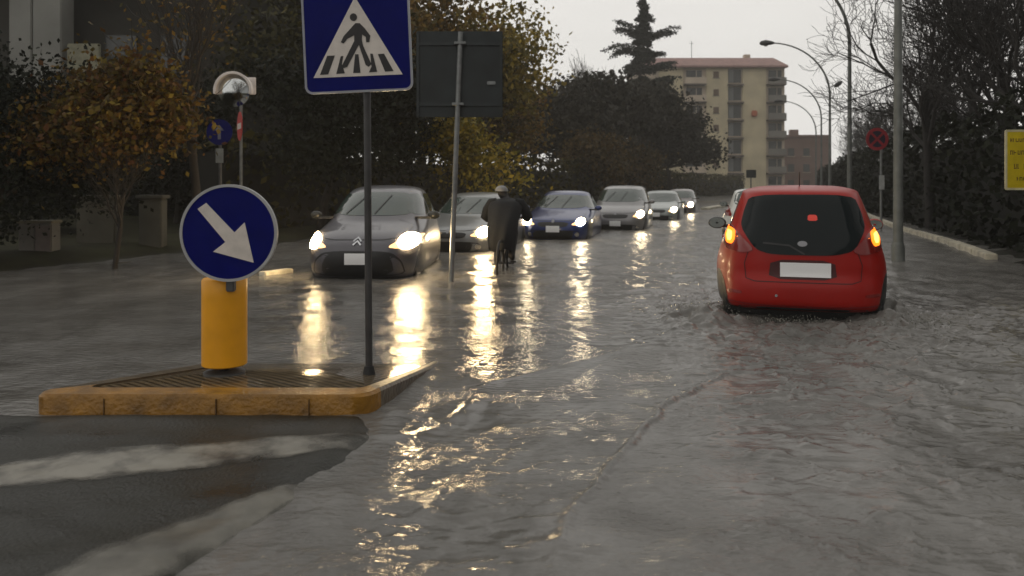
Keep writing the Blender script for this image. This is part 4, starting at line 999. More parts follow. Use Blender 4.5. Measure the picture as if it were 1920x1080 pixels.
class Car:
    def __init__(s, root, K, paint):
        s.root = root; V, Fc = car_shell(K); s.bvh = BVHTree.FromPolygons([Vector(v) for v in V], Fc)
        mb = MB(); mb.v = V; mb.f = Fc; s.body = mb.build('body', paint, root, True, 60)
    def cast(s, a, b, side):
        if side == 'B': o, d = Vector((a, -9, b)), Vector((0, 1, 0))
        elif side == 'F': o, d = Vector((a, 9, b)), Vector((0, -1, 0))
        elif side == 'R': o, d = Vector((9, a, b)), Vector((-1, 0, 0))
        elif side == 'L': o, d = Vector((-9, a, b)), Vector((1, 0, 0))
        else: o, d = Vector((a, b, 9)), Vector((0, 0, -1))
        h = s.bvh.ray_cast(o, d)
        if h[0] is None:
            q = {'B': Vector((a, -1.6, b)), 'F': Vector((a, 1.6, b)), 'R': Vector((1.0, a, b)), 'L': Vector((-1.0, a, b)), 'T': Vector((a, b, 1.6))}[side]
            h = s.bvh.find_nearest(q)
        nn = h[1]
        if nn.dot(-d) < 0: nn = -nn
        return h[0], nn
    def panel(s, name, pts, side, m, off=0.004, parent=None, K=7, sm=3, skirt=0.012):
        P = pts
        for _ in range(sm):       # chaikin rounding
            Q = []
            for i in range(len(P)):
                a, b = P[i], P[(i + 1) % len(P)]
                Q += [(a[0] * .82 + b[0] * .18, a[1] * .82 + b[1] * .18), (a[0] * .18 + b[0] * .82, a[1] * .18 + b[1] * .82)]
            P = Q
            if len(P) > 130: break
        # subdivide long edges
        Q = []
        for i in range(len(P)):
            a, b = P[i], P[(i + 1) % len(P)]; L = math.hypot(b[0]-a[0], b[1]-a[1]); k = max(1, int(L / 0.04))
            for j in range(k): Q.append((a[0] + (b[0]-a[0]) * j / k, a[1] + (b[1]-a[1]) * j / k))
        P = Q; n = len(P); cx = sum(p[0] for p in P) / n; cy = sum(p[1] for p in P) / n
        V = []; 
        for p in P:
            h, nn = s.cast(p[0], p[1], side); V.append(h - nn * skirt)
        for k in range(K):
            f = 1 - k / K
            for p in P:
                h, nn = s.cast(cx + (p[0] - cx) * f, cy + (p[1] - cy) * f, side); V.append(h + nn * off)
        h, nn = s.cast(cx, cy, side); V.append(h + nn * off)
        Fc = [(r*n + i, r*n + (i+1) % n, (r+1)*n + (i+1) % n, (r+1)*n + i) for r in range(K) for i in range(n)]
        Fc += [(K*n + i, K*n + (i+1) % n, (K+1)*n) for i in range(n)]
        mb = MB(); mb.add(V, Fc); 
        # fix orientation if needed
        o = mb.build(name, m, parent or s.root, True, 50)
        return o
    def strip(s, name, pts, side, w, m, off=0.003, parent=None, closed=False):
        P = []
        for i in range(len(pts) - (0 if closed else 1)):
            a, b = pts[i], pts[(i + 1) % len(pts)]; L = math.hypot(b[0]-a[0], b[1]-a[1]); k = max(1, int(L / 0.04))
            for j in range(k): P.append((a[0] + (b[0]-a[0]) * j / k, a[1] + (b[1]-a[1]) * j / k))
        if not closed: P.append(pts[-1])
        V = []; n = len(P)
        for i in range(n):
            a = P[i - 1] if (closed or i > 0) else P[0]; b = P[(i + 1) % n] if (closed or i < n - 1) else P[-1]
            t = Vector((b[0]-a[0], b[1]-a[1])).normalized(); q = (-t.y * w / 2, t.x * w / 2)
            for sg in (-1, 1):
                h, nn = s.cast(P[i][0] + sg * q[0], P[i][1] + sg * q[1], side); V.append(h + nn * off)
        Fc = [(2*i, 2*i+1, 2*((i+1) % n)+1, 2*((i+1) % n)) for i in range(n if closed else n - 1)]
        mb = MB(); mb.add(V, Fc); return mb.build(name, m, parent or s.root, True)
    def wheels(s, yf, yr, r, x, w=0.19):
        for sx in (-1, 1):
            for yy in (yf, yr):
                side = 'R' if sx > 0 else 'L'
                arch = [(yy + (r + 0.05) * math.cos(t * PI / 12), r + (r + 0.05) * math.sin(t * PI / 12)) for t in range(13)] + [(yy - r - 0.05, 0.19), (yy + r + 0.05, 0.19)]
                s.panel('wheel_arch', arch, side, M['plastic'], 0.003, sm=0)
                o = sx * x
                t = MB().tube([(o - sx * w, yy, r), (o - sx * (w - 0.02), yy, r), (o - sx * 0.02, yy, r), (o, yy, r)], [r * 0.93, r, r, r * 0.93], 32).build('wheel', M['rubber'], s.root, True)
                MB().tube([(o - sx * 0.01, yy, r), (o + sx * 0.004, yy, r)], [r * 0.66, r * 0.62], 24).build('rim', M['rim'], t, True)
    def mirror(s, sx, y, z, x, m, sz=(0.20, 0.10, 0.13)):
        o = MB()
        rings = 8; nn = 16; V = []
        for k in range(rings + 1):
            t = -PI / 2 + PI * k / rings
            for i in range(nn):
                a = 2 * PI * i / nn; V.append((sx * (x + sz[0] / 2) + sz[0] / 2 * math.cos(a) * math.cos(t), y + sz[1] / 2 * math.sin(t), z + sz[2] / 2 * math.sin(a) * math.cos(t)))
        o.add(V, [(k*nn + i, k*nn + (i+1) % nn, (k+1)*nn + (i+1) % nn, (k+1)*nn + i) for k in range(rings) for i in range(nn)])
        r_ = o.build('wing_mirror', m, s.root, True)
        MB().box((sx * (x - 0.07), y + 0.02, z - 0.04), (0.26, 0.05, 0.04), bev=0.01).build('mirror_arm', M['plastic'], r_, True)
        MB().prism(circ(sz[0] * 0.42, 20, ry=sz[2] * 0.40), (sx * (x + sz[0] / 2), y - sz[1] / 2 + 0.006, z), EX, EZ, 0.004).build('mirror_glass', mat('mirror glass', (0.35, 0.38, 0.36), 0.08, 0.9, 0), r_)

def paint(name, col, metal=0.3, rough=0.35, coat=0.6): return mat(name, col, rough, metal, 0.06, 2.5, coat=coat)
GL = M['glass']

# ---- red hatchback
rc = thing('red_hatchback', 'small red hatchback driving away through the flood with both rear lights lit orange', 'car', (RED[0] + gx(1490, 1) * 0, RED[1] + 1.70, -0.135), math.atan2(-(1490 - 960) / F, 1) * 0 - math.radians(17.5))
# the car is seen almost square from behind: its rear centre sits on the measured point
rcz = -math.radians(17.5); rc.location = (RED[0] + 1.70 * math.sin(-rcz), RED[1] + 1.70 * math.cos(rcz), -0.15)
Kr = [(0.245, 0.755, -1.58, 1.55, 4.8), (0.265, 0.80, -1.64, 1.64, 4.8), (0.32, 0.825, -1.69, 1.69, 4.6), (0.42, 0.840, -1.70, 1.72, 4.4), (0.50, 0.848, -1.695, 1.72, 4.2), (0.60, 0.852, -1.66, 1.71, 4.2), (0.70, 0.842, -1.655, 1.68, 4.2),
      (0.80, 0.815, -1.65, 1.55, 4.2), (0.88, 0.787, -1.64, 1.30, 4.2), (0.95, 0.758, -1.62, 1.0, 4.2), (1.02, 0.715, -1.59, 0.86, 4.2), (1.15, 0.665, -1.52, 0.62, 4.2), (1.27, 0.620, -1.45, 0.38, 4.2), (1.36, 0.585, -1.39, 0.18, 4.0), (1.41, 0.558, -1.31, 0.02, 3.6), (1.44, 0.47, -1.12, -0.18, 3.2), (1.458, 0.36, -0.9, -0.35, 2.8), (1.465, 0.15, -0.70, -0.5, 2.4)]
RP = paint('red car paint', (0.33, 0.010, 0.006), 0.0, 0.38, 0.10); RP.node_tree.nodes['Principled BSDF'].inputs['Specular IOR Level'].default_value = 0.25
c = Car(rc, Kr, RP)
sR = F / RED[1]
def pr(px, py): return ((px - 1505) / sR * 1.0, gz(py, RED[1] + 0.1) + 0.135)
def sym(P): return P
c.panel('rear_window', [pr(1410, 363), pr(1600, 363), pr(1613, 395), pr(1619, 425), pr(1596, 466), pr(1560, 475), pr(1450, 475), pr(1420, 466), pr(1392, 425), pr(1398, 395)], 'B', M['dglass'], 0.006, sm=2, K=9)
wpr = c.strip('rear_wiper', [(0.02, 0.80), (-0.12, 0.88), (-0.36, 0.90)], 'B', 0.016, M['plastic'], 0.016)
tl_ = [((1357, 424), (1368, 424), (1420, 462), (1412, 470), (1364, 466))]
HR = mat('tail light housing', (0.22, 0.012, 0.01), 0.2, 0, 0, coat=0.8)
for sg in (-1, 1):
    f = lambda a, b: (sg * (-(pr(a, b)[0])) if sg > 0 else pr(a, b)[0], pr(a, b)[1])
    P = [f(1356, 420), (f(1372, 422)), f(1398, 446), f(1418, 466), f(1402, 474), f(1358, 468)]
    if sg > 0: P = P[::-1]
    hsg = c.panel('tail_light', P, 'B', HR, 0.010, sm=2)
    P = [f(1363, 427), f(1382, 430), f(1383, 448), f(1377, 459), f(1366, 458), f(1362, 444)]
    if sg > 0: P = P[::-1]
    c.panel('lit_lens', P, 'B', tail_em, 0.016, parent=hsg, sm=2, K=4)
    cxl = sum(p[0] for p in P) / len(P); cyl = sum(p[1] for p in P) / len(P)
    c.panel('bulb_glow', [(cxl + (p[0] - cxl) * 0.5, cyl + (p[1] - cyl) * 0.6) for p in P], 'B', bulb_em, 0.020, parent=hsg, sm=2, K=3)
c.panel('high_brake_light', [pr(1516, 401), pr(1532, 401), pr(1533, 412), pr(1515, 412)], 'B', brake_em, 0.010, sm=1, K=3)
c.panel('plate_recess_shade', [pr(1448, 484), pr(1562, 484), pr(1566, 520), pr(1444, 520)], 'B', mat('recess shade red', (0.05, 0.004, 0.004), 0.5), 0.003, sm=1)  # no recess is cut; its shade is painted as a dark red panel
c.panel('number_plate', [pr(1465, 489), pr(1555, 489), pr(1555, 516), pr(1465, 516)], 'B', M['plate'], 0.014, sm=0, K=3)
c.panel('badge', circ(0.045, 20, 0, pr(0, 454)[1], 0.026), 'B', mat('dull chrome', (0.22, 0.22, 0.23), 0.3, 0.9, 0), 0.010, sm=0, K=3)
DKR = mat('panel gap', (0.02, 0.002, 0.002), 0.6)
c.strip('panel_seam', [(-0.50, 0.81), (-0.535, 0.70), (-0.52, 0.555), (-0.44, 0.53), (0.44, 0.53), (0.52, 0.555), (0.535, 0.70), (0.50, 0.81)], 'B', 0.008, DKR)
c.strip('bumper_crease_shade', [(-0.74, 0.32), (-0.3, 0.30), (0.3, 0.30), (0.74, 0.32)], 'B', 0.014, mat('crease shade red', (0.20, 0.006, 0.008), 0.3))  # shading of the crease painted on as a darker red strip
c.panel('rear_reflector', [(-0.70, 0.40), (-0.56, 0.40), (-0.56, 0.43), (-0.70, 0.43)], 'B', HR, 0.005, sm=1, K=2)
c.panel('rear_reflector', [(0.56, 0.40), (0.70, 0.40), (0.70, 0.43), (0.56, 0.43)], 'B', HR, 0.005, sm=1, K=2)
c.panel('lower_valance', [(-0.60, 0.262), (0.60, 0.262), (0.58, 0.285), (-0.58, 0.285)], 'B', M['plastic'], 0.004, sm=1, K=3)
c.panel('parking_sensor', circ(0.014, 12, -0.24, 0.40), 'B', M['chrome'], 0.005, sm=0, K=2)
for sd_ in 'LR':
    c.panel('side_window', [(-1.12, 1.02), (-0.42, 1.00), (-0.42, 1.34), (-0.95, 1.34)], sd_, GL, 0.004, sm=2)
    c.panel('side_window', [(-0.36, 1.00), (0.62, 0.98), (0.18, 1.30), (-0.36, 1.34)], sd_, GL, 0.004, sm=2)
    c.strip('door_seam', [(-0.39, 0.97), (-0.39, 0.30), (0.70, 0.30), (0.75, 0.95)], sd_, 0.008, DKR)
    c.panel('door_handle', [(-0.34, 0.86), (-0.18, 0.86), (-0.18, 0.89), (-0.34, 0.89)], sd_, RP, 0.02, sm=1, K=2)
c.panel('windscreen', [(-0.62, 1.02), (0.62, 1.02), (0.52, 1.37), (-0.52, 1.37)], 'F', GL, 0.004, sm=2)
for sg in (-1, 1): c.panel('headlight', [(sg*0.45, 0.66), (sg*0.72, 0.70), (sg*0.74, 0.84), (sg*0.55, 0.80)][::sg], 'F', M['chrome'], 0.006, sm=2, K=3)
c.wheels(1.10, -1.16, 0.275, 0.745, 0.17)
MB().box((0, 0, 0.225), (1.30, 2.9, 0.16), bev=0.04).build('underbody', M['rubber'], rc, True)
c.mirror(-1, 0.55, 1.00, 0.80, mat('mirror black', (0.02, 0.022, 0.02), 0.25), (0.22, 0.12, 0.15)); c.mirror(1, 0.55, 1.00, 0.80, RP, (0.20, 0.12, 0.14))
MB().tube([(0, -0.95, 1.44), (0, -1.03, 1.60)], 0.005, 6).build('aerial', M['plastic'], rc)

# ---- generic oncoming car
def oncoming(label, px, d, head, pcol, kind, deep, lamp_strength, lampsz=(0.20, 0.11), lz=0.66, lx=0.60, plate=True, scale=1.0, metal=0.4, lens_px=None):
    # px: front centre; head: heading of the nose in degrees from -Y, positive turns the tail to the right in the picture
    rz = PI - math.radians(head)           # local +Y is the nose
    t = thing(dict(hatch='oncoming_hatchback', sedan='oncoming_saloon', mpv='oncoming_people_carrier')[kind], label, 'car')
    if kind == 'hatch':
        L2 = 1.92; Wd = 0.835
        K_ = [(0.17, 0.72, -1.75, 1.70, 4.0), (0.24, 0.79, -1.86, 1.83, 3.6), (0.36, 0.825, -1.91, 1.90, 3.4), (0.50, 0.835, -1.92, 1.92, 3.3), (0.62, 0.835, -1.91, 1.90, 3.2), (0.70, 0.832, -1.90, 1.86, 3.1), (0.77, 0.826, -1.88, 1.77, 3.0), (0.84, 0.815, -1.86, 1.60, 3.0),
              (0.90, 0.80, -1.84, 1.36, 3.0), (0.96, 0.785, -1.82, 1.12, 3.0), (1.02, 0.765, -1.79, 0.98, 3.0), (1.14, 0.72, -1.70, 0.76, 3.0), (1.28, 0.665, -1.58, 0.50, 3.0), (1.40, 0.60, -1.42, 0.24, 2.9), (1.46, 0.54, -1.28, 0.06, 2.7), (1.50, 0.44, -1.05, -0.15, 2.5), (1.52, 0.26, -0.80, -0.35, 2.3), (1.525, 0.1, -0.65, -0.5, 2.2)]
    elif kind == 'mpv':
        L2 = 2.15; Wd = 0.90
        K_ = [(0.18, 0.76, -1.95, 1.92, 4.0), (0.26, 0.84, -2.08, 2.05, 3.6), (0.40, 0.885, -2.14, 2.13, 3.4), (0.55, 0.90, -2.15, 2.15, 3.3), (0.68, 0.90, -2.14, 2.12, 3.2), (0.78, 0.895, -2.12, 2.05, 3.1), (0.86, 0.885, -2.10, 1.90, 3.1), (0.94, 0.87, -2.08, 1.66, 3.1),
              (1.00, 0.855, -2.06, 1.42, 3.1), (1.07, 0.835, -2.03, 1.25, 3.1), (1.20, 0.79, -1.97, 1.00, 3.1), (1.36, 0.73, -1.88, 0.70, 3.1), (1.50, 0.67, -1.78, 0.40, 3.0), (1.57, 0.61, -1.65, 0.18, 2.8), (1.61, 0.50, -1.40, -0.08, 2.6), (1.63, 0.3, -1.05, -0.35, 2.3), (1.635, 0.1, -0.8, -0.5, 2.2)]
    else:
        L2 = 2.20; Wd = 0.875
        K_ = [(0.16, 0.76, -2.05, 2.00, 4.0), (0.23, 0.83, -2.15, 2.12, 3.6), (0.34, 0.865, -2.19, 2.19, 3.4), (0.48, 0.875, -2.20, 2.20, 3.3), (0.60, 0.875, -2.19, 2.18, 3.2), (0.68, 0.87, -2.18, 2.12, 3.1), (0.74, 0.865, -2.17, 1.98, 3.1), (0.80, 0.855, -2.15, 1.74, 3.1), (0.86, 0.845, -2.12, 1.45, 3.1),
              (0.92, 0.825, -2.05, 1.14, 3.1), (0.97, 0.80, -1.90, 0.98, 3.1), (1.08, 0.745, -1.62, 0.72, 3.1), (1.20, 0.685, -1.40, 0.46, 3.0), (1.31, 0.62, -1.20, 0.20, 2.9), (1.37, 0.56, -1.02, 0.02, 2.7), (1.405, 0.44, -0.80, -0.20, 2.5), (1.42, 0.26, -0.6, -0.34, 2.3), (1.425, 0.1, -0.5, -0.42, 2.2)]
    # the nose centre stands at the measured point
    fwd = Vector((math.sin(-rz), math.cos(rz)))
    nose = Vector((gx(px, d), d)); c0 = nose - fwd * L2
    t.location = (c0.x, c0.y, -deep); t.rotation_euler = (0, 0, rz)
    pm_ = paint('paint ' + label[:24], pcol, metal)
    c = Car(t, K_, pm_)
    hz = K_[-1][0]; wz0 = 1.06 if kind != 'sedan' else 0.97; 
    if kind == 'mpv': wz0 = 1.12
    wt = hz - 0.115; wb = Wd - 0.12
    wtx = wb - 0.15
    ws = c.panel('windscreen', [(-wb, wz0), (wb, wz0), (wtx, wt), (-wtx, wt)], 'F', GL, 0.005, sm=2, K=8)
    if d < 30:
        c.strip('wiper', [(-0.05, wz0 + 0.02), (-0.16, wz0 + 0.20), (-0.22, wz0 + 0.30)], 'F', 0.018, M['plastic'], 0.014)
        c.strip('wiper', [(0.40, wz0 + 0.02), (0.24, wz0 + 0.20), (0.16, wz0 + 0.30)], 'F', 0.018, M['plastic'], 0.014)
    wa, wb2 = (wz0 + 0.0, hz - 0.15)
    xf = K_[10][3]
    for sd_ in 'LR':
        c.panel('side_window', [(-0.20, wa), (xf - 0.25, wa), (xf - 0.75, wb2), (-0.20, wb2 + 0.02)], sd_, GL, 0.004, sm=2)
        c.panel('side_window', [(-1.15, wa + 0.02), (-0.27, wa), (-0.27, wb2 + 0.02), (-0.98, wb2)], sd_, GL, 0.004, sm=2)
        if kind == 'mpv': c.panel('side_window', [(-1.75, wa + 0.06), (-1.22, wa + 0.04), (-1.08, wb2), (-1.55, wb2 - 0.02)], sd_, GL, 0.004, sm=2)
        c.strip('door_seam', [(-0.23, wa - 0.03), (-0.23, 0.32), (xf - 0.10, 0.32), (xf - 0.05, wa - 0.06)], sd_, 0.010, M['plastic'])
        c.strip('door_seam', [(-0.23, 0.32), (-1.05, 0.34), (-1.22, wa - 0.04)], sd_, 0.010, M['plastic'])
    lm = lamp_strength
    for sg in (-1, 1):
        a, b = lampsz
        P = [(sg*(lx - a*0.9), lz - b*0.4), (sg*(lx - a*0.2), lz - b*0.62), (sg*(lx + a*0.72), lz - b*0.1), (sg*(lx + a*0.85), lz + b*0.9), (sg*(lx + a*0.1), lz + b*0.62)]
        if sg < 0: P = P[::-1]
        hl = c.panel('headlight', P, 'F', mat('lit headlight reflector', (0.45, 0.45, 0.42), 0.15, 0.4, 0, coat=0.8, emit=(1.0, 0.55, 0.20), estr=2.2), 0.010, sm=2, K=4)
        P = circ(a * 0.52, 20, sg*(lx + 0.05), lz + b*0.16, b * 0.86)
        c.panel('lit_lens', P, 'F', lm, 0.022, parent=hl, sm=0, K=3)
        if kind != 'hatch': c.panel('fog_light', circ(0.05, 14, sg * (lx - 0.02), 0.36), 'F', M['chrome'], 0.008, sm=0, K=2)
    if kind != 'hatch': c.panel('grille', [(-0.34, lz - 0.10), (0.34, lz - 0.10), (0.40, lz + 0.02), (-0.40, lz + 0.02)], 'F', M['plastic'], 0.008, sm=2, K=4)
    c.panel('lower_intake', [(-0.60, 0.24), (0.60, 0.24), (0.66, 0.46), (-0.66, 0.46)] if kind != 'hatch' else [(-0.66, 0.24), (0.66, 0.24), (0.62, 0.46), (0.46, 0.60), (-0.46, 0.60), (-0.62, 0.46)], 'F', M['plastic'], 0.006, sm=2, K=4)
    if kind == 'hatch':
        for dz in (0, -0.045): c.strip('badge', [(-0.055, lz + 0.02 + dz), (0, lz + 0.07 + dz), (0.055, lz + 0.02 + dz)], 'F', 0.022, M['chrome'], 0.02)
    else: c.panel('badge', circ(0.036, 18, 0, lz + 0.03, 0.036), 'F', mat('dull chrome', (0.22, 0.22, 0.23), 0.3, 0.9, 0), 0.018, sm=0, K=3)
    if plate: c.panel('number_plate', [(-0.165, 0.415), (0.165, 0.415), (0.165, 0.565), (-0.165, 0.565)], 'F', M['plate'], 0.022, sm=0, K=2)
    c.strip('bonnet_seam', [(-(Wd - 0.17), lz + 0.20), (-(Wd - 0.22), lz + 0.08), (-0.35, lz + 0.05), (0.35, lz + 0.05), (Wd - 0.22, lz + 0.08), (Wd - 0.17, lz + 0.20)], 'F', 0.010, M['plastic'])
    c.wheels(L2 - 0.80, -L2 + 0.74, 0.30, Wd - 0.075)
    mm = mat('mirror black', (0, 0, 0)) if kind == 'hatch' else pm_
    for sg in (-1, 1): c.mirror(sg, xf - 0.38, wz0 + 0.0, Wd - 0.01, mm, (0.19, 0.11, 0.13))
    return t

oncoming('dark grey hatchback with glaring headlights nearest in the oncoming queue', 668, 11.1, 1.5, (0.095, 0.092, 0.105), 'hatch', 0.20, head_em, (0.23, 0.12), 0.70, 0.62)
oncoming('silver saloon half hidden behind the dark grey hatchback and the cyclist', 838, 15.8, 12.0, (0.26, 0.27, 0.27), 'sedan', 0.25, head_em, (0.20, 0.11), 0.62, 0.62, plate=False)
oncoming('dark blue saloon third in the oncoming queue, right of the cyclist', 1036, 19.5, 12.0, (0.018, 0.036, 0.15), 'sedan', 0.23, head_em2, (0.18, 0.10), 0.64, 0.60)
oncoming('grey people carrier with dark grille, fourth in the oncoming queue', 1153, 23.8, 14.0, (0.22, 0.215, 0.22), 'mpv', 0.29, head_em2, (0.18, 0.11), 0.74, 0.66)
oncoming('pale silver saloon behind the people carrier, farther back in the queue', 1229, 31.0, 16.0, (0.30, 0.33, 0.32), 'sedan', 0.28, head_em2, (0.18, 0.11), 0.66, 0.62)
oncoming('last small hatchback at the end of the oncoming queue', 1268, 39.0, 18.0, (0.16, 0.14, 0.14), 'hatch', 0.33, head_em2, (0.20, 0.13), 0.72, 0.60)

# ---- white car ahead of the red one
wc = thing('white_hatchback', 'white car mostly hidden ahead of the red hatchback, dark rear window showing at its left', 'car')
d = 17.0; yaw = -math.radians(18.5)
Kw = [(z * 0.965 + 0.0, w * 1.05, r * 1.1, f * 1.1, e) for z, w, r, f, e in Kr]
wx_ = gx(1352, d) + 0.86; wc.location = (wx_ + 1.87 * math.sin(-yaw), d + 1.87 * math.cos(yaw), -0.15); wc.rotation_euler = (0, 0, yaw)
c = Car(wc, Kw, paint('white paint', (0.62, 0.64, 0.62), 0.0))
c.panel('rear_window', [(-0.60, 1.02), (0.60, 1.02), (0.53, 1.38), (-0.53, 1.38)], 'B', GL, 0.005, sm=2)
for sg in (-1, 1): c.panel('tail_light', [(sg*0.60, 0.80), (sg*0.80, 0.82), (sg*0.78, 1.05), (sg*0.70, 1.05)][::sg], 'B', HR, 0.008, sm=1, K=3)
for sd_ in 'LR': 
    c.panel('side_window', [(-1.2, 1.06), (-0.40, 1.04), (-0.40, 1.37), (-1.0, 1.37)], sd_, GL, 0.004, sm=2)
    c.panel('side_window', [(-0.33, 1.04), (0.68, 1.02), (0.2, 1.34), (-0.33, 1.37)], sd_, GL, 0.004, sm=2)
c.panel('number_plate', [(-0.25, 0.60), (0.25, 0.60), (0.25, 0.71), (-0.25, 0.71)], 'B', M['plate'], 0.01, sm=0, K=2)
c.wheels(1.25, -1.28, 0.29, 0.82)
c.mirror(-1, 0.6, 1.03, 0.84, M['plastic']); c.mirror(1, 0.6, 1.03, 0.84, M['plastic'])
rc.rotation_euler = (0, 0, rcz)

# ================================================================== CYCLIST
D = 12.6
cyx = gx(947, D)
bk_ = thing('bicycle', 'dark bicycle ridden away through the water between the cars', 'bicycle', (cyx, D, -0.20), math.radians(-8))
BK = mat('bike frame', (0.02, 0.02, 0.022), 0.35, 0.3, 0.1)
for yy, nm in ((-0.50, 'wheel'), (0.55, 'wheel')):
    V = []; n1, n2 = 36, 8
    for i in range(n1):
        a = 2 * PI * i / n1
        for j in range(n2):
            b = 2 * PI * j / n2; rr = 0.325 + 0.02 * math.cos(b); V.append((0.02 * math.sin(b), yy + rr * math.cos(a), 0.345 + rr * math.sin(a)))
    Fc = [(i*n2 + j, ((i+1) % n1)*n2 + j, ((i+1) % n1)*n2 + (j+1) % n2, i*n2 + (j+1) % n2) for i in range(n1) for j in range(n2)]
    mb = MB(); mb.add(V, Fc); wh = mb.build('wheel', M['rubber'], bk_, True)
    mb = MB(); mb.tube([(-0.04, yy, 0.345), (0.04, yy, 0.345)], 0.02, 10)
    for i in range(14):
        a = 2 * PI * i / 14; mb.tube([(0, yy, 0.345), (0, yy + 0.31 * math.cos(a), 0.345 + 0.31 * math.sin(a))], 0.002, 4)
    mb.build('spokes', M['rubber'], wh)
MB().tube([(0, -0.50, 0.345), (0, -0.08, 0.30), (0, -0.18, 0.85), (0, -0.50, 0.345)], 0.014, 8).tube([(0, -0.08, 0.30), (0, 0.38, 0.75), (0, -0.15, 0.75)], 0.016, 8).tube([(0, 0.36, 0.92), (0, 0.40, 0.72), (0, 0.55, 0.345)], 0.015, 8).build('frame', BK, bk_, True)
MB().tube([(-0.28, 0.28, 1.0), (-0.20, 0.38, 1.0), (0, 0.36, 0.96), (0.20, 0.38, 1.0), (0.28, 0.28, 1.0)], 0.013, 8).build('handlebar', BK, bk_, True)
MB().box((0, -0.22, 0.87), (0.15, 0.25, 0.06), bev=0.025).build('saddle', M['rubber'], bk_, True)
MB().tube([(-0.16, -0.08, 0.30), (0.16, -0.08, 0.30)], 0.012, 8).box((-0.17, 0.06, 0.26), (0.09, 0.09, 0.025), bev=0.005).box((0.17, -0.22, 0.34), (0.09, 0.09, 0.025), bev=0.005).tube([(-0.12, -0.08, 0.30), (-0.12, 0.06, 0.26)], 0.01, 6).tube([(0.12, -0.08, 0.30), (0.12, -0.22, 0.34)], 0.01, 6).build('pedals', BK, bk_, True)

pe = thing('person', 'hunched cyclist in long dark coat and pale cap between the silver and blue cars', 'person', (cyx, D, -0.20), math.radians(-8))
J = {}; Ed = []
def jn(n_, co, r, par=None):
    J[n_] = (co, r)
    if par: Ed.append((par, n_))
jn('pelvis', (0, -0.20, 0.96), 0.125); jn('belly', (0, -0.08, 1.08), 0.125, 'pelvis'); jn('chest', (0, 0.08, 1.20), 0.145, 'belly'); jn('neck0', (0, 0.19, 1.27), 0.07, 'chest'); jn('neck', (-0.01, 0.24, 1.30), 0.052, 'neck0')
jn('head0', (-0.06, 0.27, 1.345), 0.075, 'neck'); jn('head1', (-0.09, 0.29, 1.40), 0.088, 'head0'); jn('head2', (-0.10, 0.28, 1.45), 0.072, 'head1')
for sx, sn in ((-1, 'l'), (1, 'r')):
    jn(sn + 'sh', (sx*0.18, 0.10, 1.22), 0.062, 'chest'); jn(sn + 'el', (sx*0.345, 0.17, 1.0), 0.045, sn + 'sh'); jn(sn + 'wr', (sx*0.25, 0.29, 1.015), 0.028, sn + 'el'); jn(sn + 'pa', (sx*0.25, 0.335, 1.025), 0.03, sn + 'wr')
    for k, (dx, l) in enumerate(((-0.027, 0.9), (-0.009, 1.0), (0.009, 0.95), (0.027, 0.75))):
        jn(f'{sn}f{k}a', (sx*0.25 + dx, 0.385, 1.035), 0.009, sn + 'pa'); jn(f'{sn}f{k}b', (sx*0.25 + dx, 0.385 + 0.028*l, 1.01), 0.008, f'{sn}f{k}a'); jn(f'{sn}f{k}c', (sx*0.25 + dx, 0.385 + 0.012*l, 0.98), 0.007, f'{sn}f{k}b')
    jn(sn + 'th', (sx*0.25 - sx*0.035, 0.345, 1.005), 0.010, sn + 'pa'); jn(sn + 'tb', (sx*0.25 - sx*0.035, 0.37, 0.975), 0.008, sn + 'th')
kn = {'l': ((-0.13, 0.20, 0.66), (-0.13, 0.02, 0.34), (-0.14, 0.14, 0.29)), 'r': ((0.13, 0.10, 0.78), (0.13, -0.20, 0.42), (0.14, -0.09, 0.37))}
for sn, sx in (('l', -1), ('r', 1)):
    jn(sn + 'hip', (sx*0.10, -0.18, 0.92), 0.10, 'pelvis'); jn(sn + 'kn', kn[sn][0], 0.078, sn + 'hip'); jn(sn + 'an', kn[sn][1], 0.055, sn + 'kn'); jn(sn + 'to', kn[sn][2], 0.042, sn + 'an')
names = list(J); me = bpy.data.meshes.new('body'); me.from_pydata([J[k][0] for k in names], [(names.index(a), names.index(b)) for a, b in Ed], [])
tmp = bpy.data.objects.new('body_rig', me); COL.objects.link(tmp)
sk = tmp.modifiers.new('skin', 'SKIN'); ly = me.skin_vertices[0] if me.skin_vertices else None
if ly is None:
    bpy.context.view_layer.objects.active = tmp; ly = me.skin_vertices[0] if me.skin_vertices else None
if ly:
    for i, k in enumerate(names): ly.data[i].radius = (J[k][1], J[k][1]); 
    ly.data[0].use_root = True
ss = tmp.modifiers.new('sub', 'SUBSURF'); ss.levels = 2; ss.render_levels = 2
dg = bpy.context.evaluated_depsgraph_get(); ev = tmp.evaluated_get(dg); nm = bpy.data.meshes.new_from_object(ev)
nm.materials.clear(); nm.materials.append(mat('dark trousers and skin', (0.020, 0.018, 0.018), 0.7, 0, 0.2)); nm.polygons.foreach_set('use_smooth', [True] * len(nm.polygons))
bo_ = bpy.data.objects.new('body', nm); link(bo_, pe); bpy.data.objects.remove(tmp)
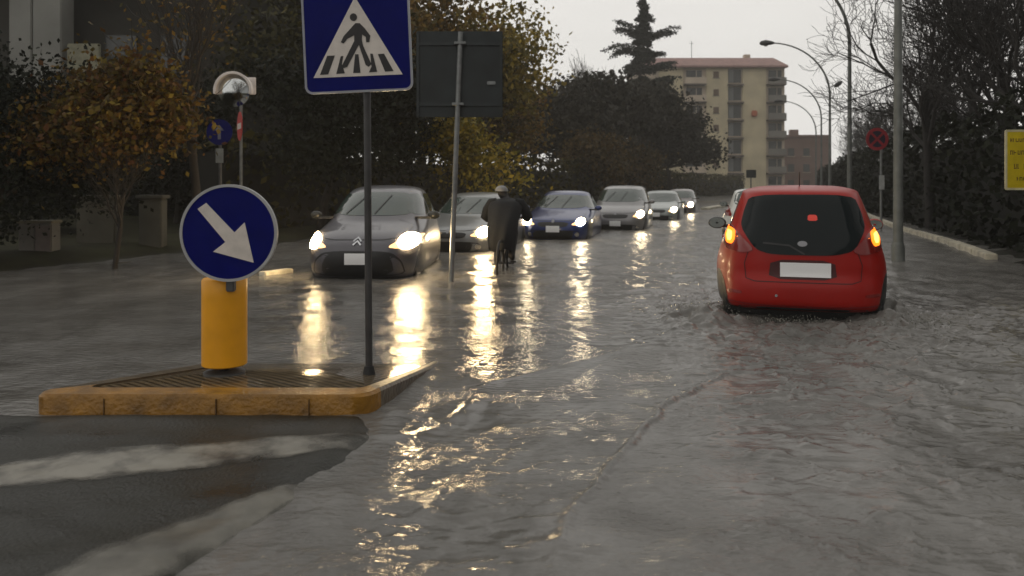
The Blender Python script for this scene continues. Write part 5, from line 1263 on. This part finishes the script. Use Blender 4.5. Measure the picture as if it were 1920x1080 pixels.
# long dark coat with sleeves
JM = mat('black coat cloth', (0.006, 0.007, 0.009), 0.85, 0, 0.3, 8)
cp = MB(); lv = [(1.325, 0.062, 0.070, 0.235), (1.31, 0.10, 0.10, 0.21), (1.285, 0.185, 0.16, 0.15), (1.25, 0.245, 0.20, 0.10), (1.17, 0.265, 0.22, 0.05), (1.06, 0.255, 0.225, -0.03), (0.96, 0.235, 0.24, -0.10), (0.86, 0.235, 0.27, -0.13), (0.72, 0.23, 0.29, -0.14), (0.60, 0.215, 0.29, -0.14), (0.52, 0.205, 0.28, -0.14)]
nn = 64; V = []
for i, (z, rx, ry, yc) in enumerate(lv):
    for k in range(nn):
        a = 2 * PI * k / nn; f = 1 + (0.012 + 0.05 * i / len(lv)) * math.sin(a * 7 + i * 0.5) + 0.025 * math.sin(a * 3 + 1 + i * 0.3)
        V.append((rx * f * math.cos(a) - 0.02 * i / 10, yc + ry * f * math.sin(a), z + (0.025 * math.sin(a * 4) if i > 8 else 0)))
V += [(x * 0.95, y * 0.95, z + 0.004) for (x, y, z) in V[-nn:]]
m_ = len(lv) + 1
cp.add(V, [(i*nn + k, (i+1)*nn + k, (i+1)*nn + (k+1) % nn, i*nn + (k+1) % nn) for i in range(m_ - 1) for k in range(nn)])
coat = cp.build('coat', JM, pe, True)
for sx in (-1, 1):
    MB().tube([(sx*0.15, 0.11, 1.255), (sx*0.23, 0.11, 1.235), (sx*0.31, 0.13, 1.13), (sx*0.355, 0.16, 1.01), (sx*0.33, 0.21, 0.985), (sx*0.27, 0.28, 1.01)], [0.07, 0.085, 0.075, 0.066, 0.058, 0.044], 20).build('sleeve', JM, coat, True)
hp = MB(); V = []
for i, (z, r_) in enumerate(((1.425, 0.108), (1.455, 0.106), (1.48, 0.095), (1.505, 0.066), (1.518, 0.03), (1.521, 0.003))):
    for k in range(28):
        a = 2 * PI * k / 28; V.append((-0.10 + r_ * 0.95 * math.cos(a), 0.285 + r_ * 1.1 * math.sin(a), z))
hp.add(V, [(i*28 + k, i*28 + (k+1) % 28, (i+1)*28 + (k+1) % 28, (i+1)*28 + k) for i in range(5) for k in range(28)])
hp.build('cap', mat('pale cap', (0.26, 0.26, 0.26), 0.6), pe, True)

# ================================================================== SPLASHES
def splash(label, spots, seed):
    rng = np.random.default_rng(seed); bm = bmesh.new()
    for (x, y, z, sx, sy, sz, n) in spots:
        for _ in range(n):
            r_ = abs(rng.normal(0.001, 0.002)) + 0.001
            p = (x + rng.normal(0, sx), y + rng.normal(0, sy), z + abs(rng.normal(0, sz)))
            mt = Matrix.Translation(p) @ Matrix.Rotation(rng.uniform(0, 3), 4, 'X') @ Matrix.Diagonal((r_, r_ * rng.uniform(0.6, 1), r_ * rng.uniform(1, 3.5), 1))
            bmesh.ops.create_icosphere(bm, subdivisions=1, radius=1, matrix=mt)
    me = bpy.data.meshes.new('splash'); bm.to_mesh(me); bm.free(); me.materials.append(mat('splash water', (0.22, 0.22, 0.19), 0.2, 0, 0.2)); me.polygons.foreach_set('use_smooth', [True] * len(me.polygons))
    o = link(bpy.data.objects.new('splash', me)); tag(o, label, 'splash', kind='stuff')
rl = Vector((math.cos(rcz), math.sin(rcz))); fw = Vector((-math.sin(rcz), math.cos(rcz))); rc0 = Vector((RED[0], RED[1]))
def cw(a, b): q = rc0 + rl * a + fw * b; return q.x, q.y
sp_ = []
for a, b, sx, sy, sz, n in ((-0.86, 0.45, 0.10, 0.25, 0.05, 260), (-1.05, 0.3, 0.13, 0.2, 0.035, 200), (0.86, 0.45, 0.10, 0.25, 0.05, 240), (1.05, 0.3, 0.12, 0.2, 0.03, 160), (-0.7, -0.1, 0.14, 0.08, 0.03, 160), (0.66, -0.1, 0.14, 0.08, 0.03, 160), (-0.1, -0.05, 0.22, 0.06, 0.03, 300), (-1.0, 0.2, 0.22, 0.15, 0.06, 500), (1.0, 0.2, 0.22, 0.15, 0.06, 450)):
    x, y = cw(a, b); sp_.append((x, y, 0.015, sx, sy, sz, n))
splash('spray and foam thrown up round the wheels of the red hatchback', sp_, 3)

# ================================================================== HAZE
hz = MB().box((20, 70, 14.2), (240, 172, 31)).build('haze', mat('x', (1, 1, 1), var=0))
mh = bpy.data.materials.new('thin rain haze'); mh.use_nodes = True; nt = mh.node_tree; nt.nodes.clear()
out = nt.nodes.new('ShaderNodeOutputMaterial'); pv = nt.nodes.new('ShaderNodeVolumePrincipled')
pv.inputs['Color'].default_value = (0.85, 0.83, 0.80, 1); pv.inputs['Density'].default_value = 0.0014; pv.inputs['Anisotropy'].default_value = 0.2
nt.links.new(pv.outputs[0], out.inputs['Volume']); hz.data.materials.clear(); hz.data.materials.append(mh); hz['kind'] = 'stuff'
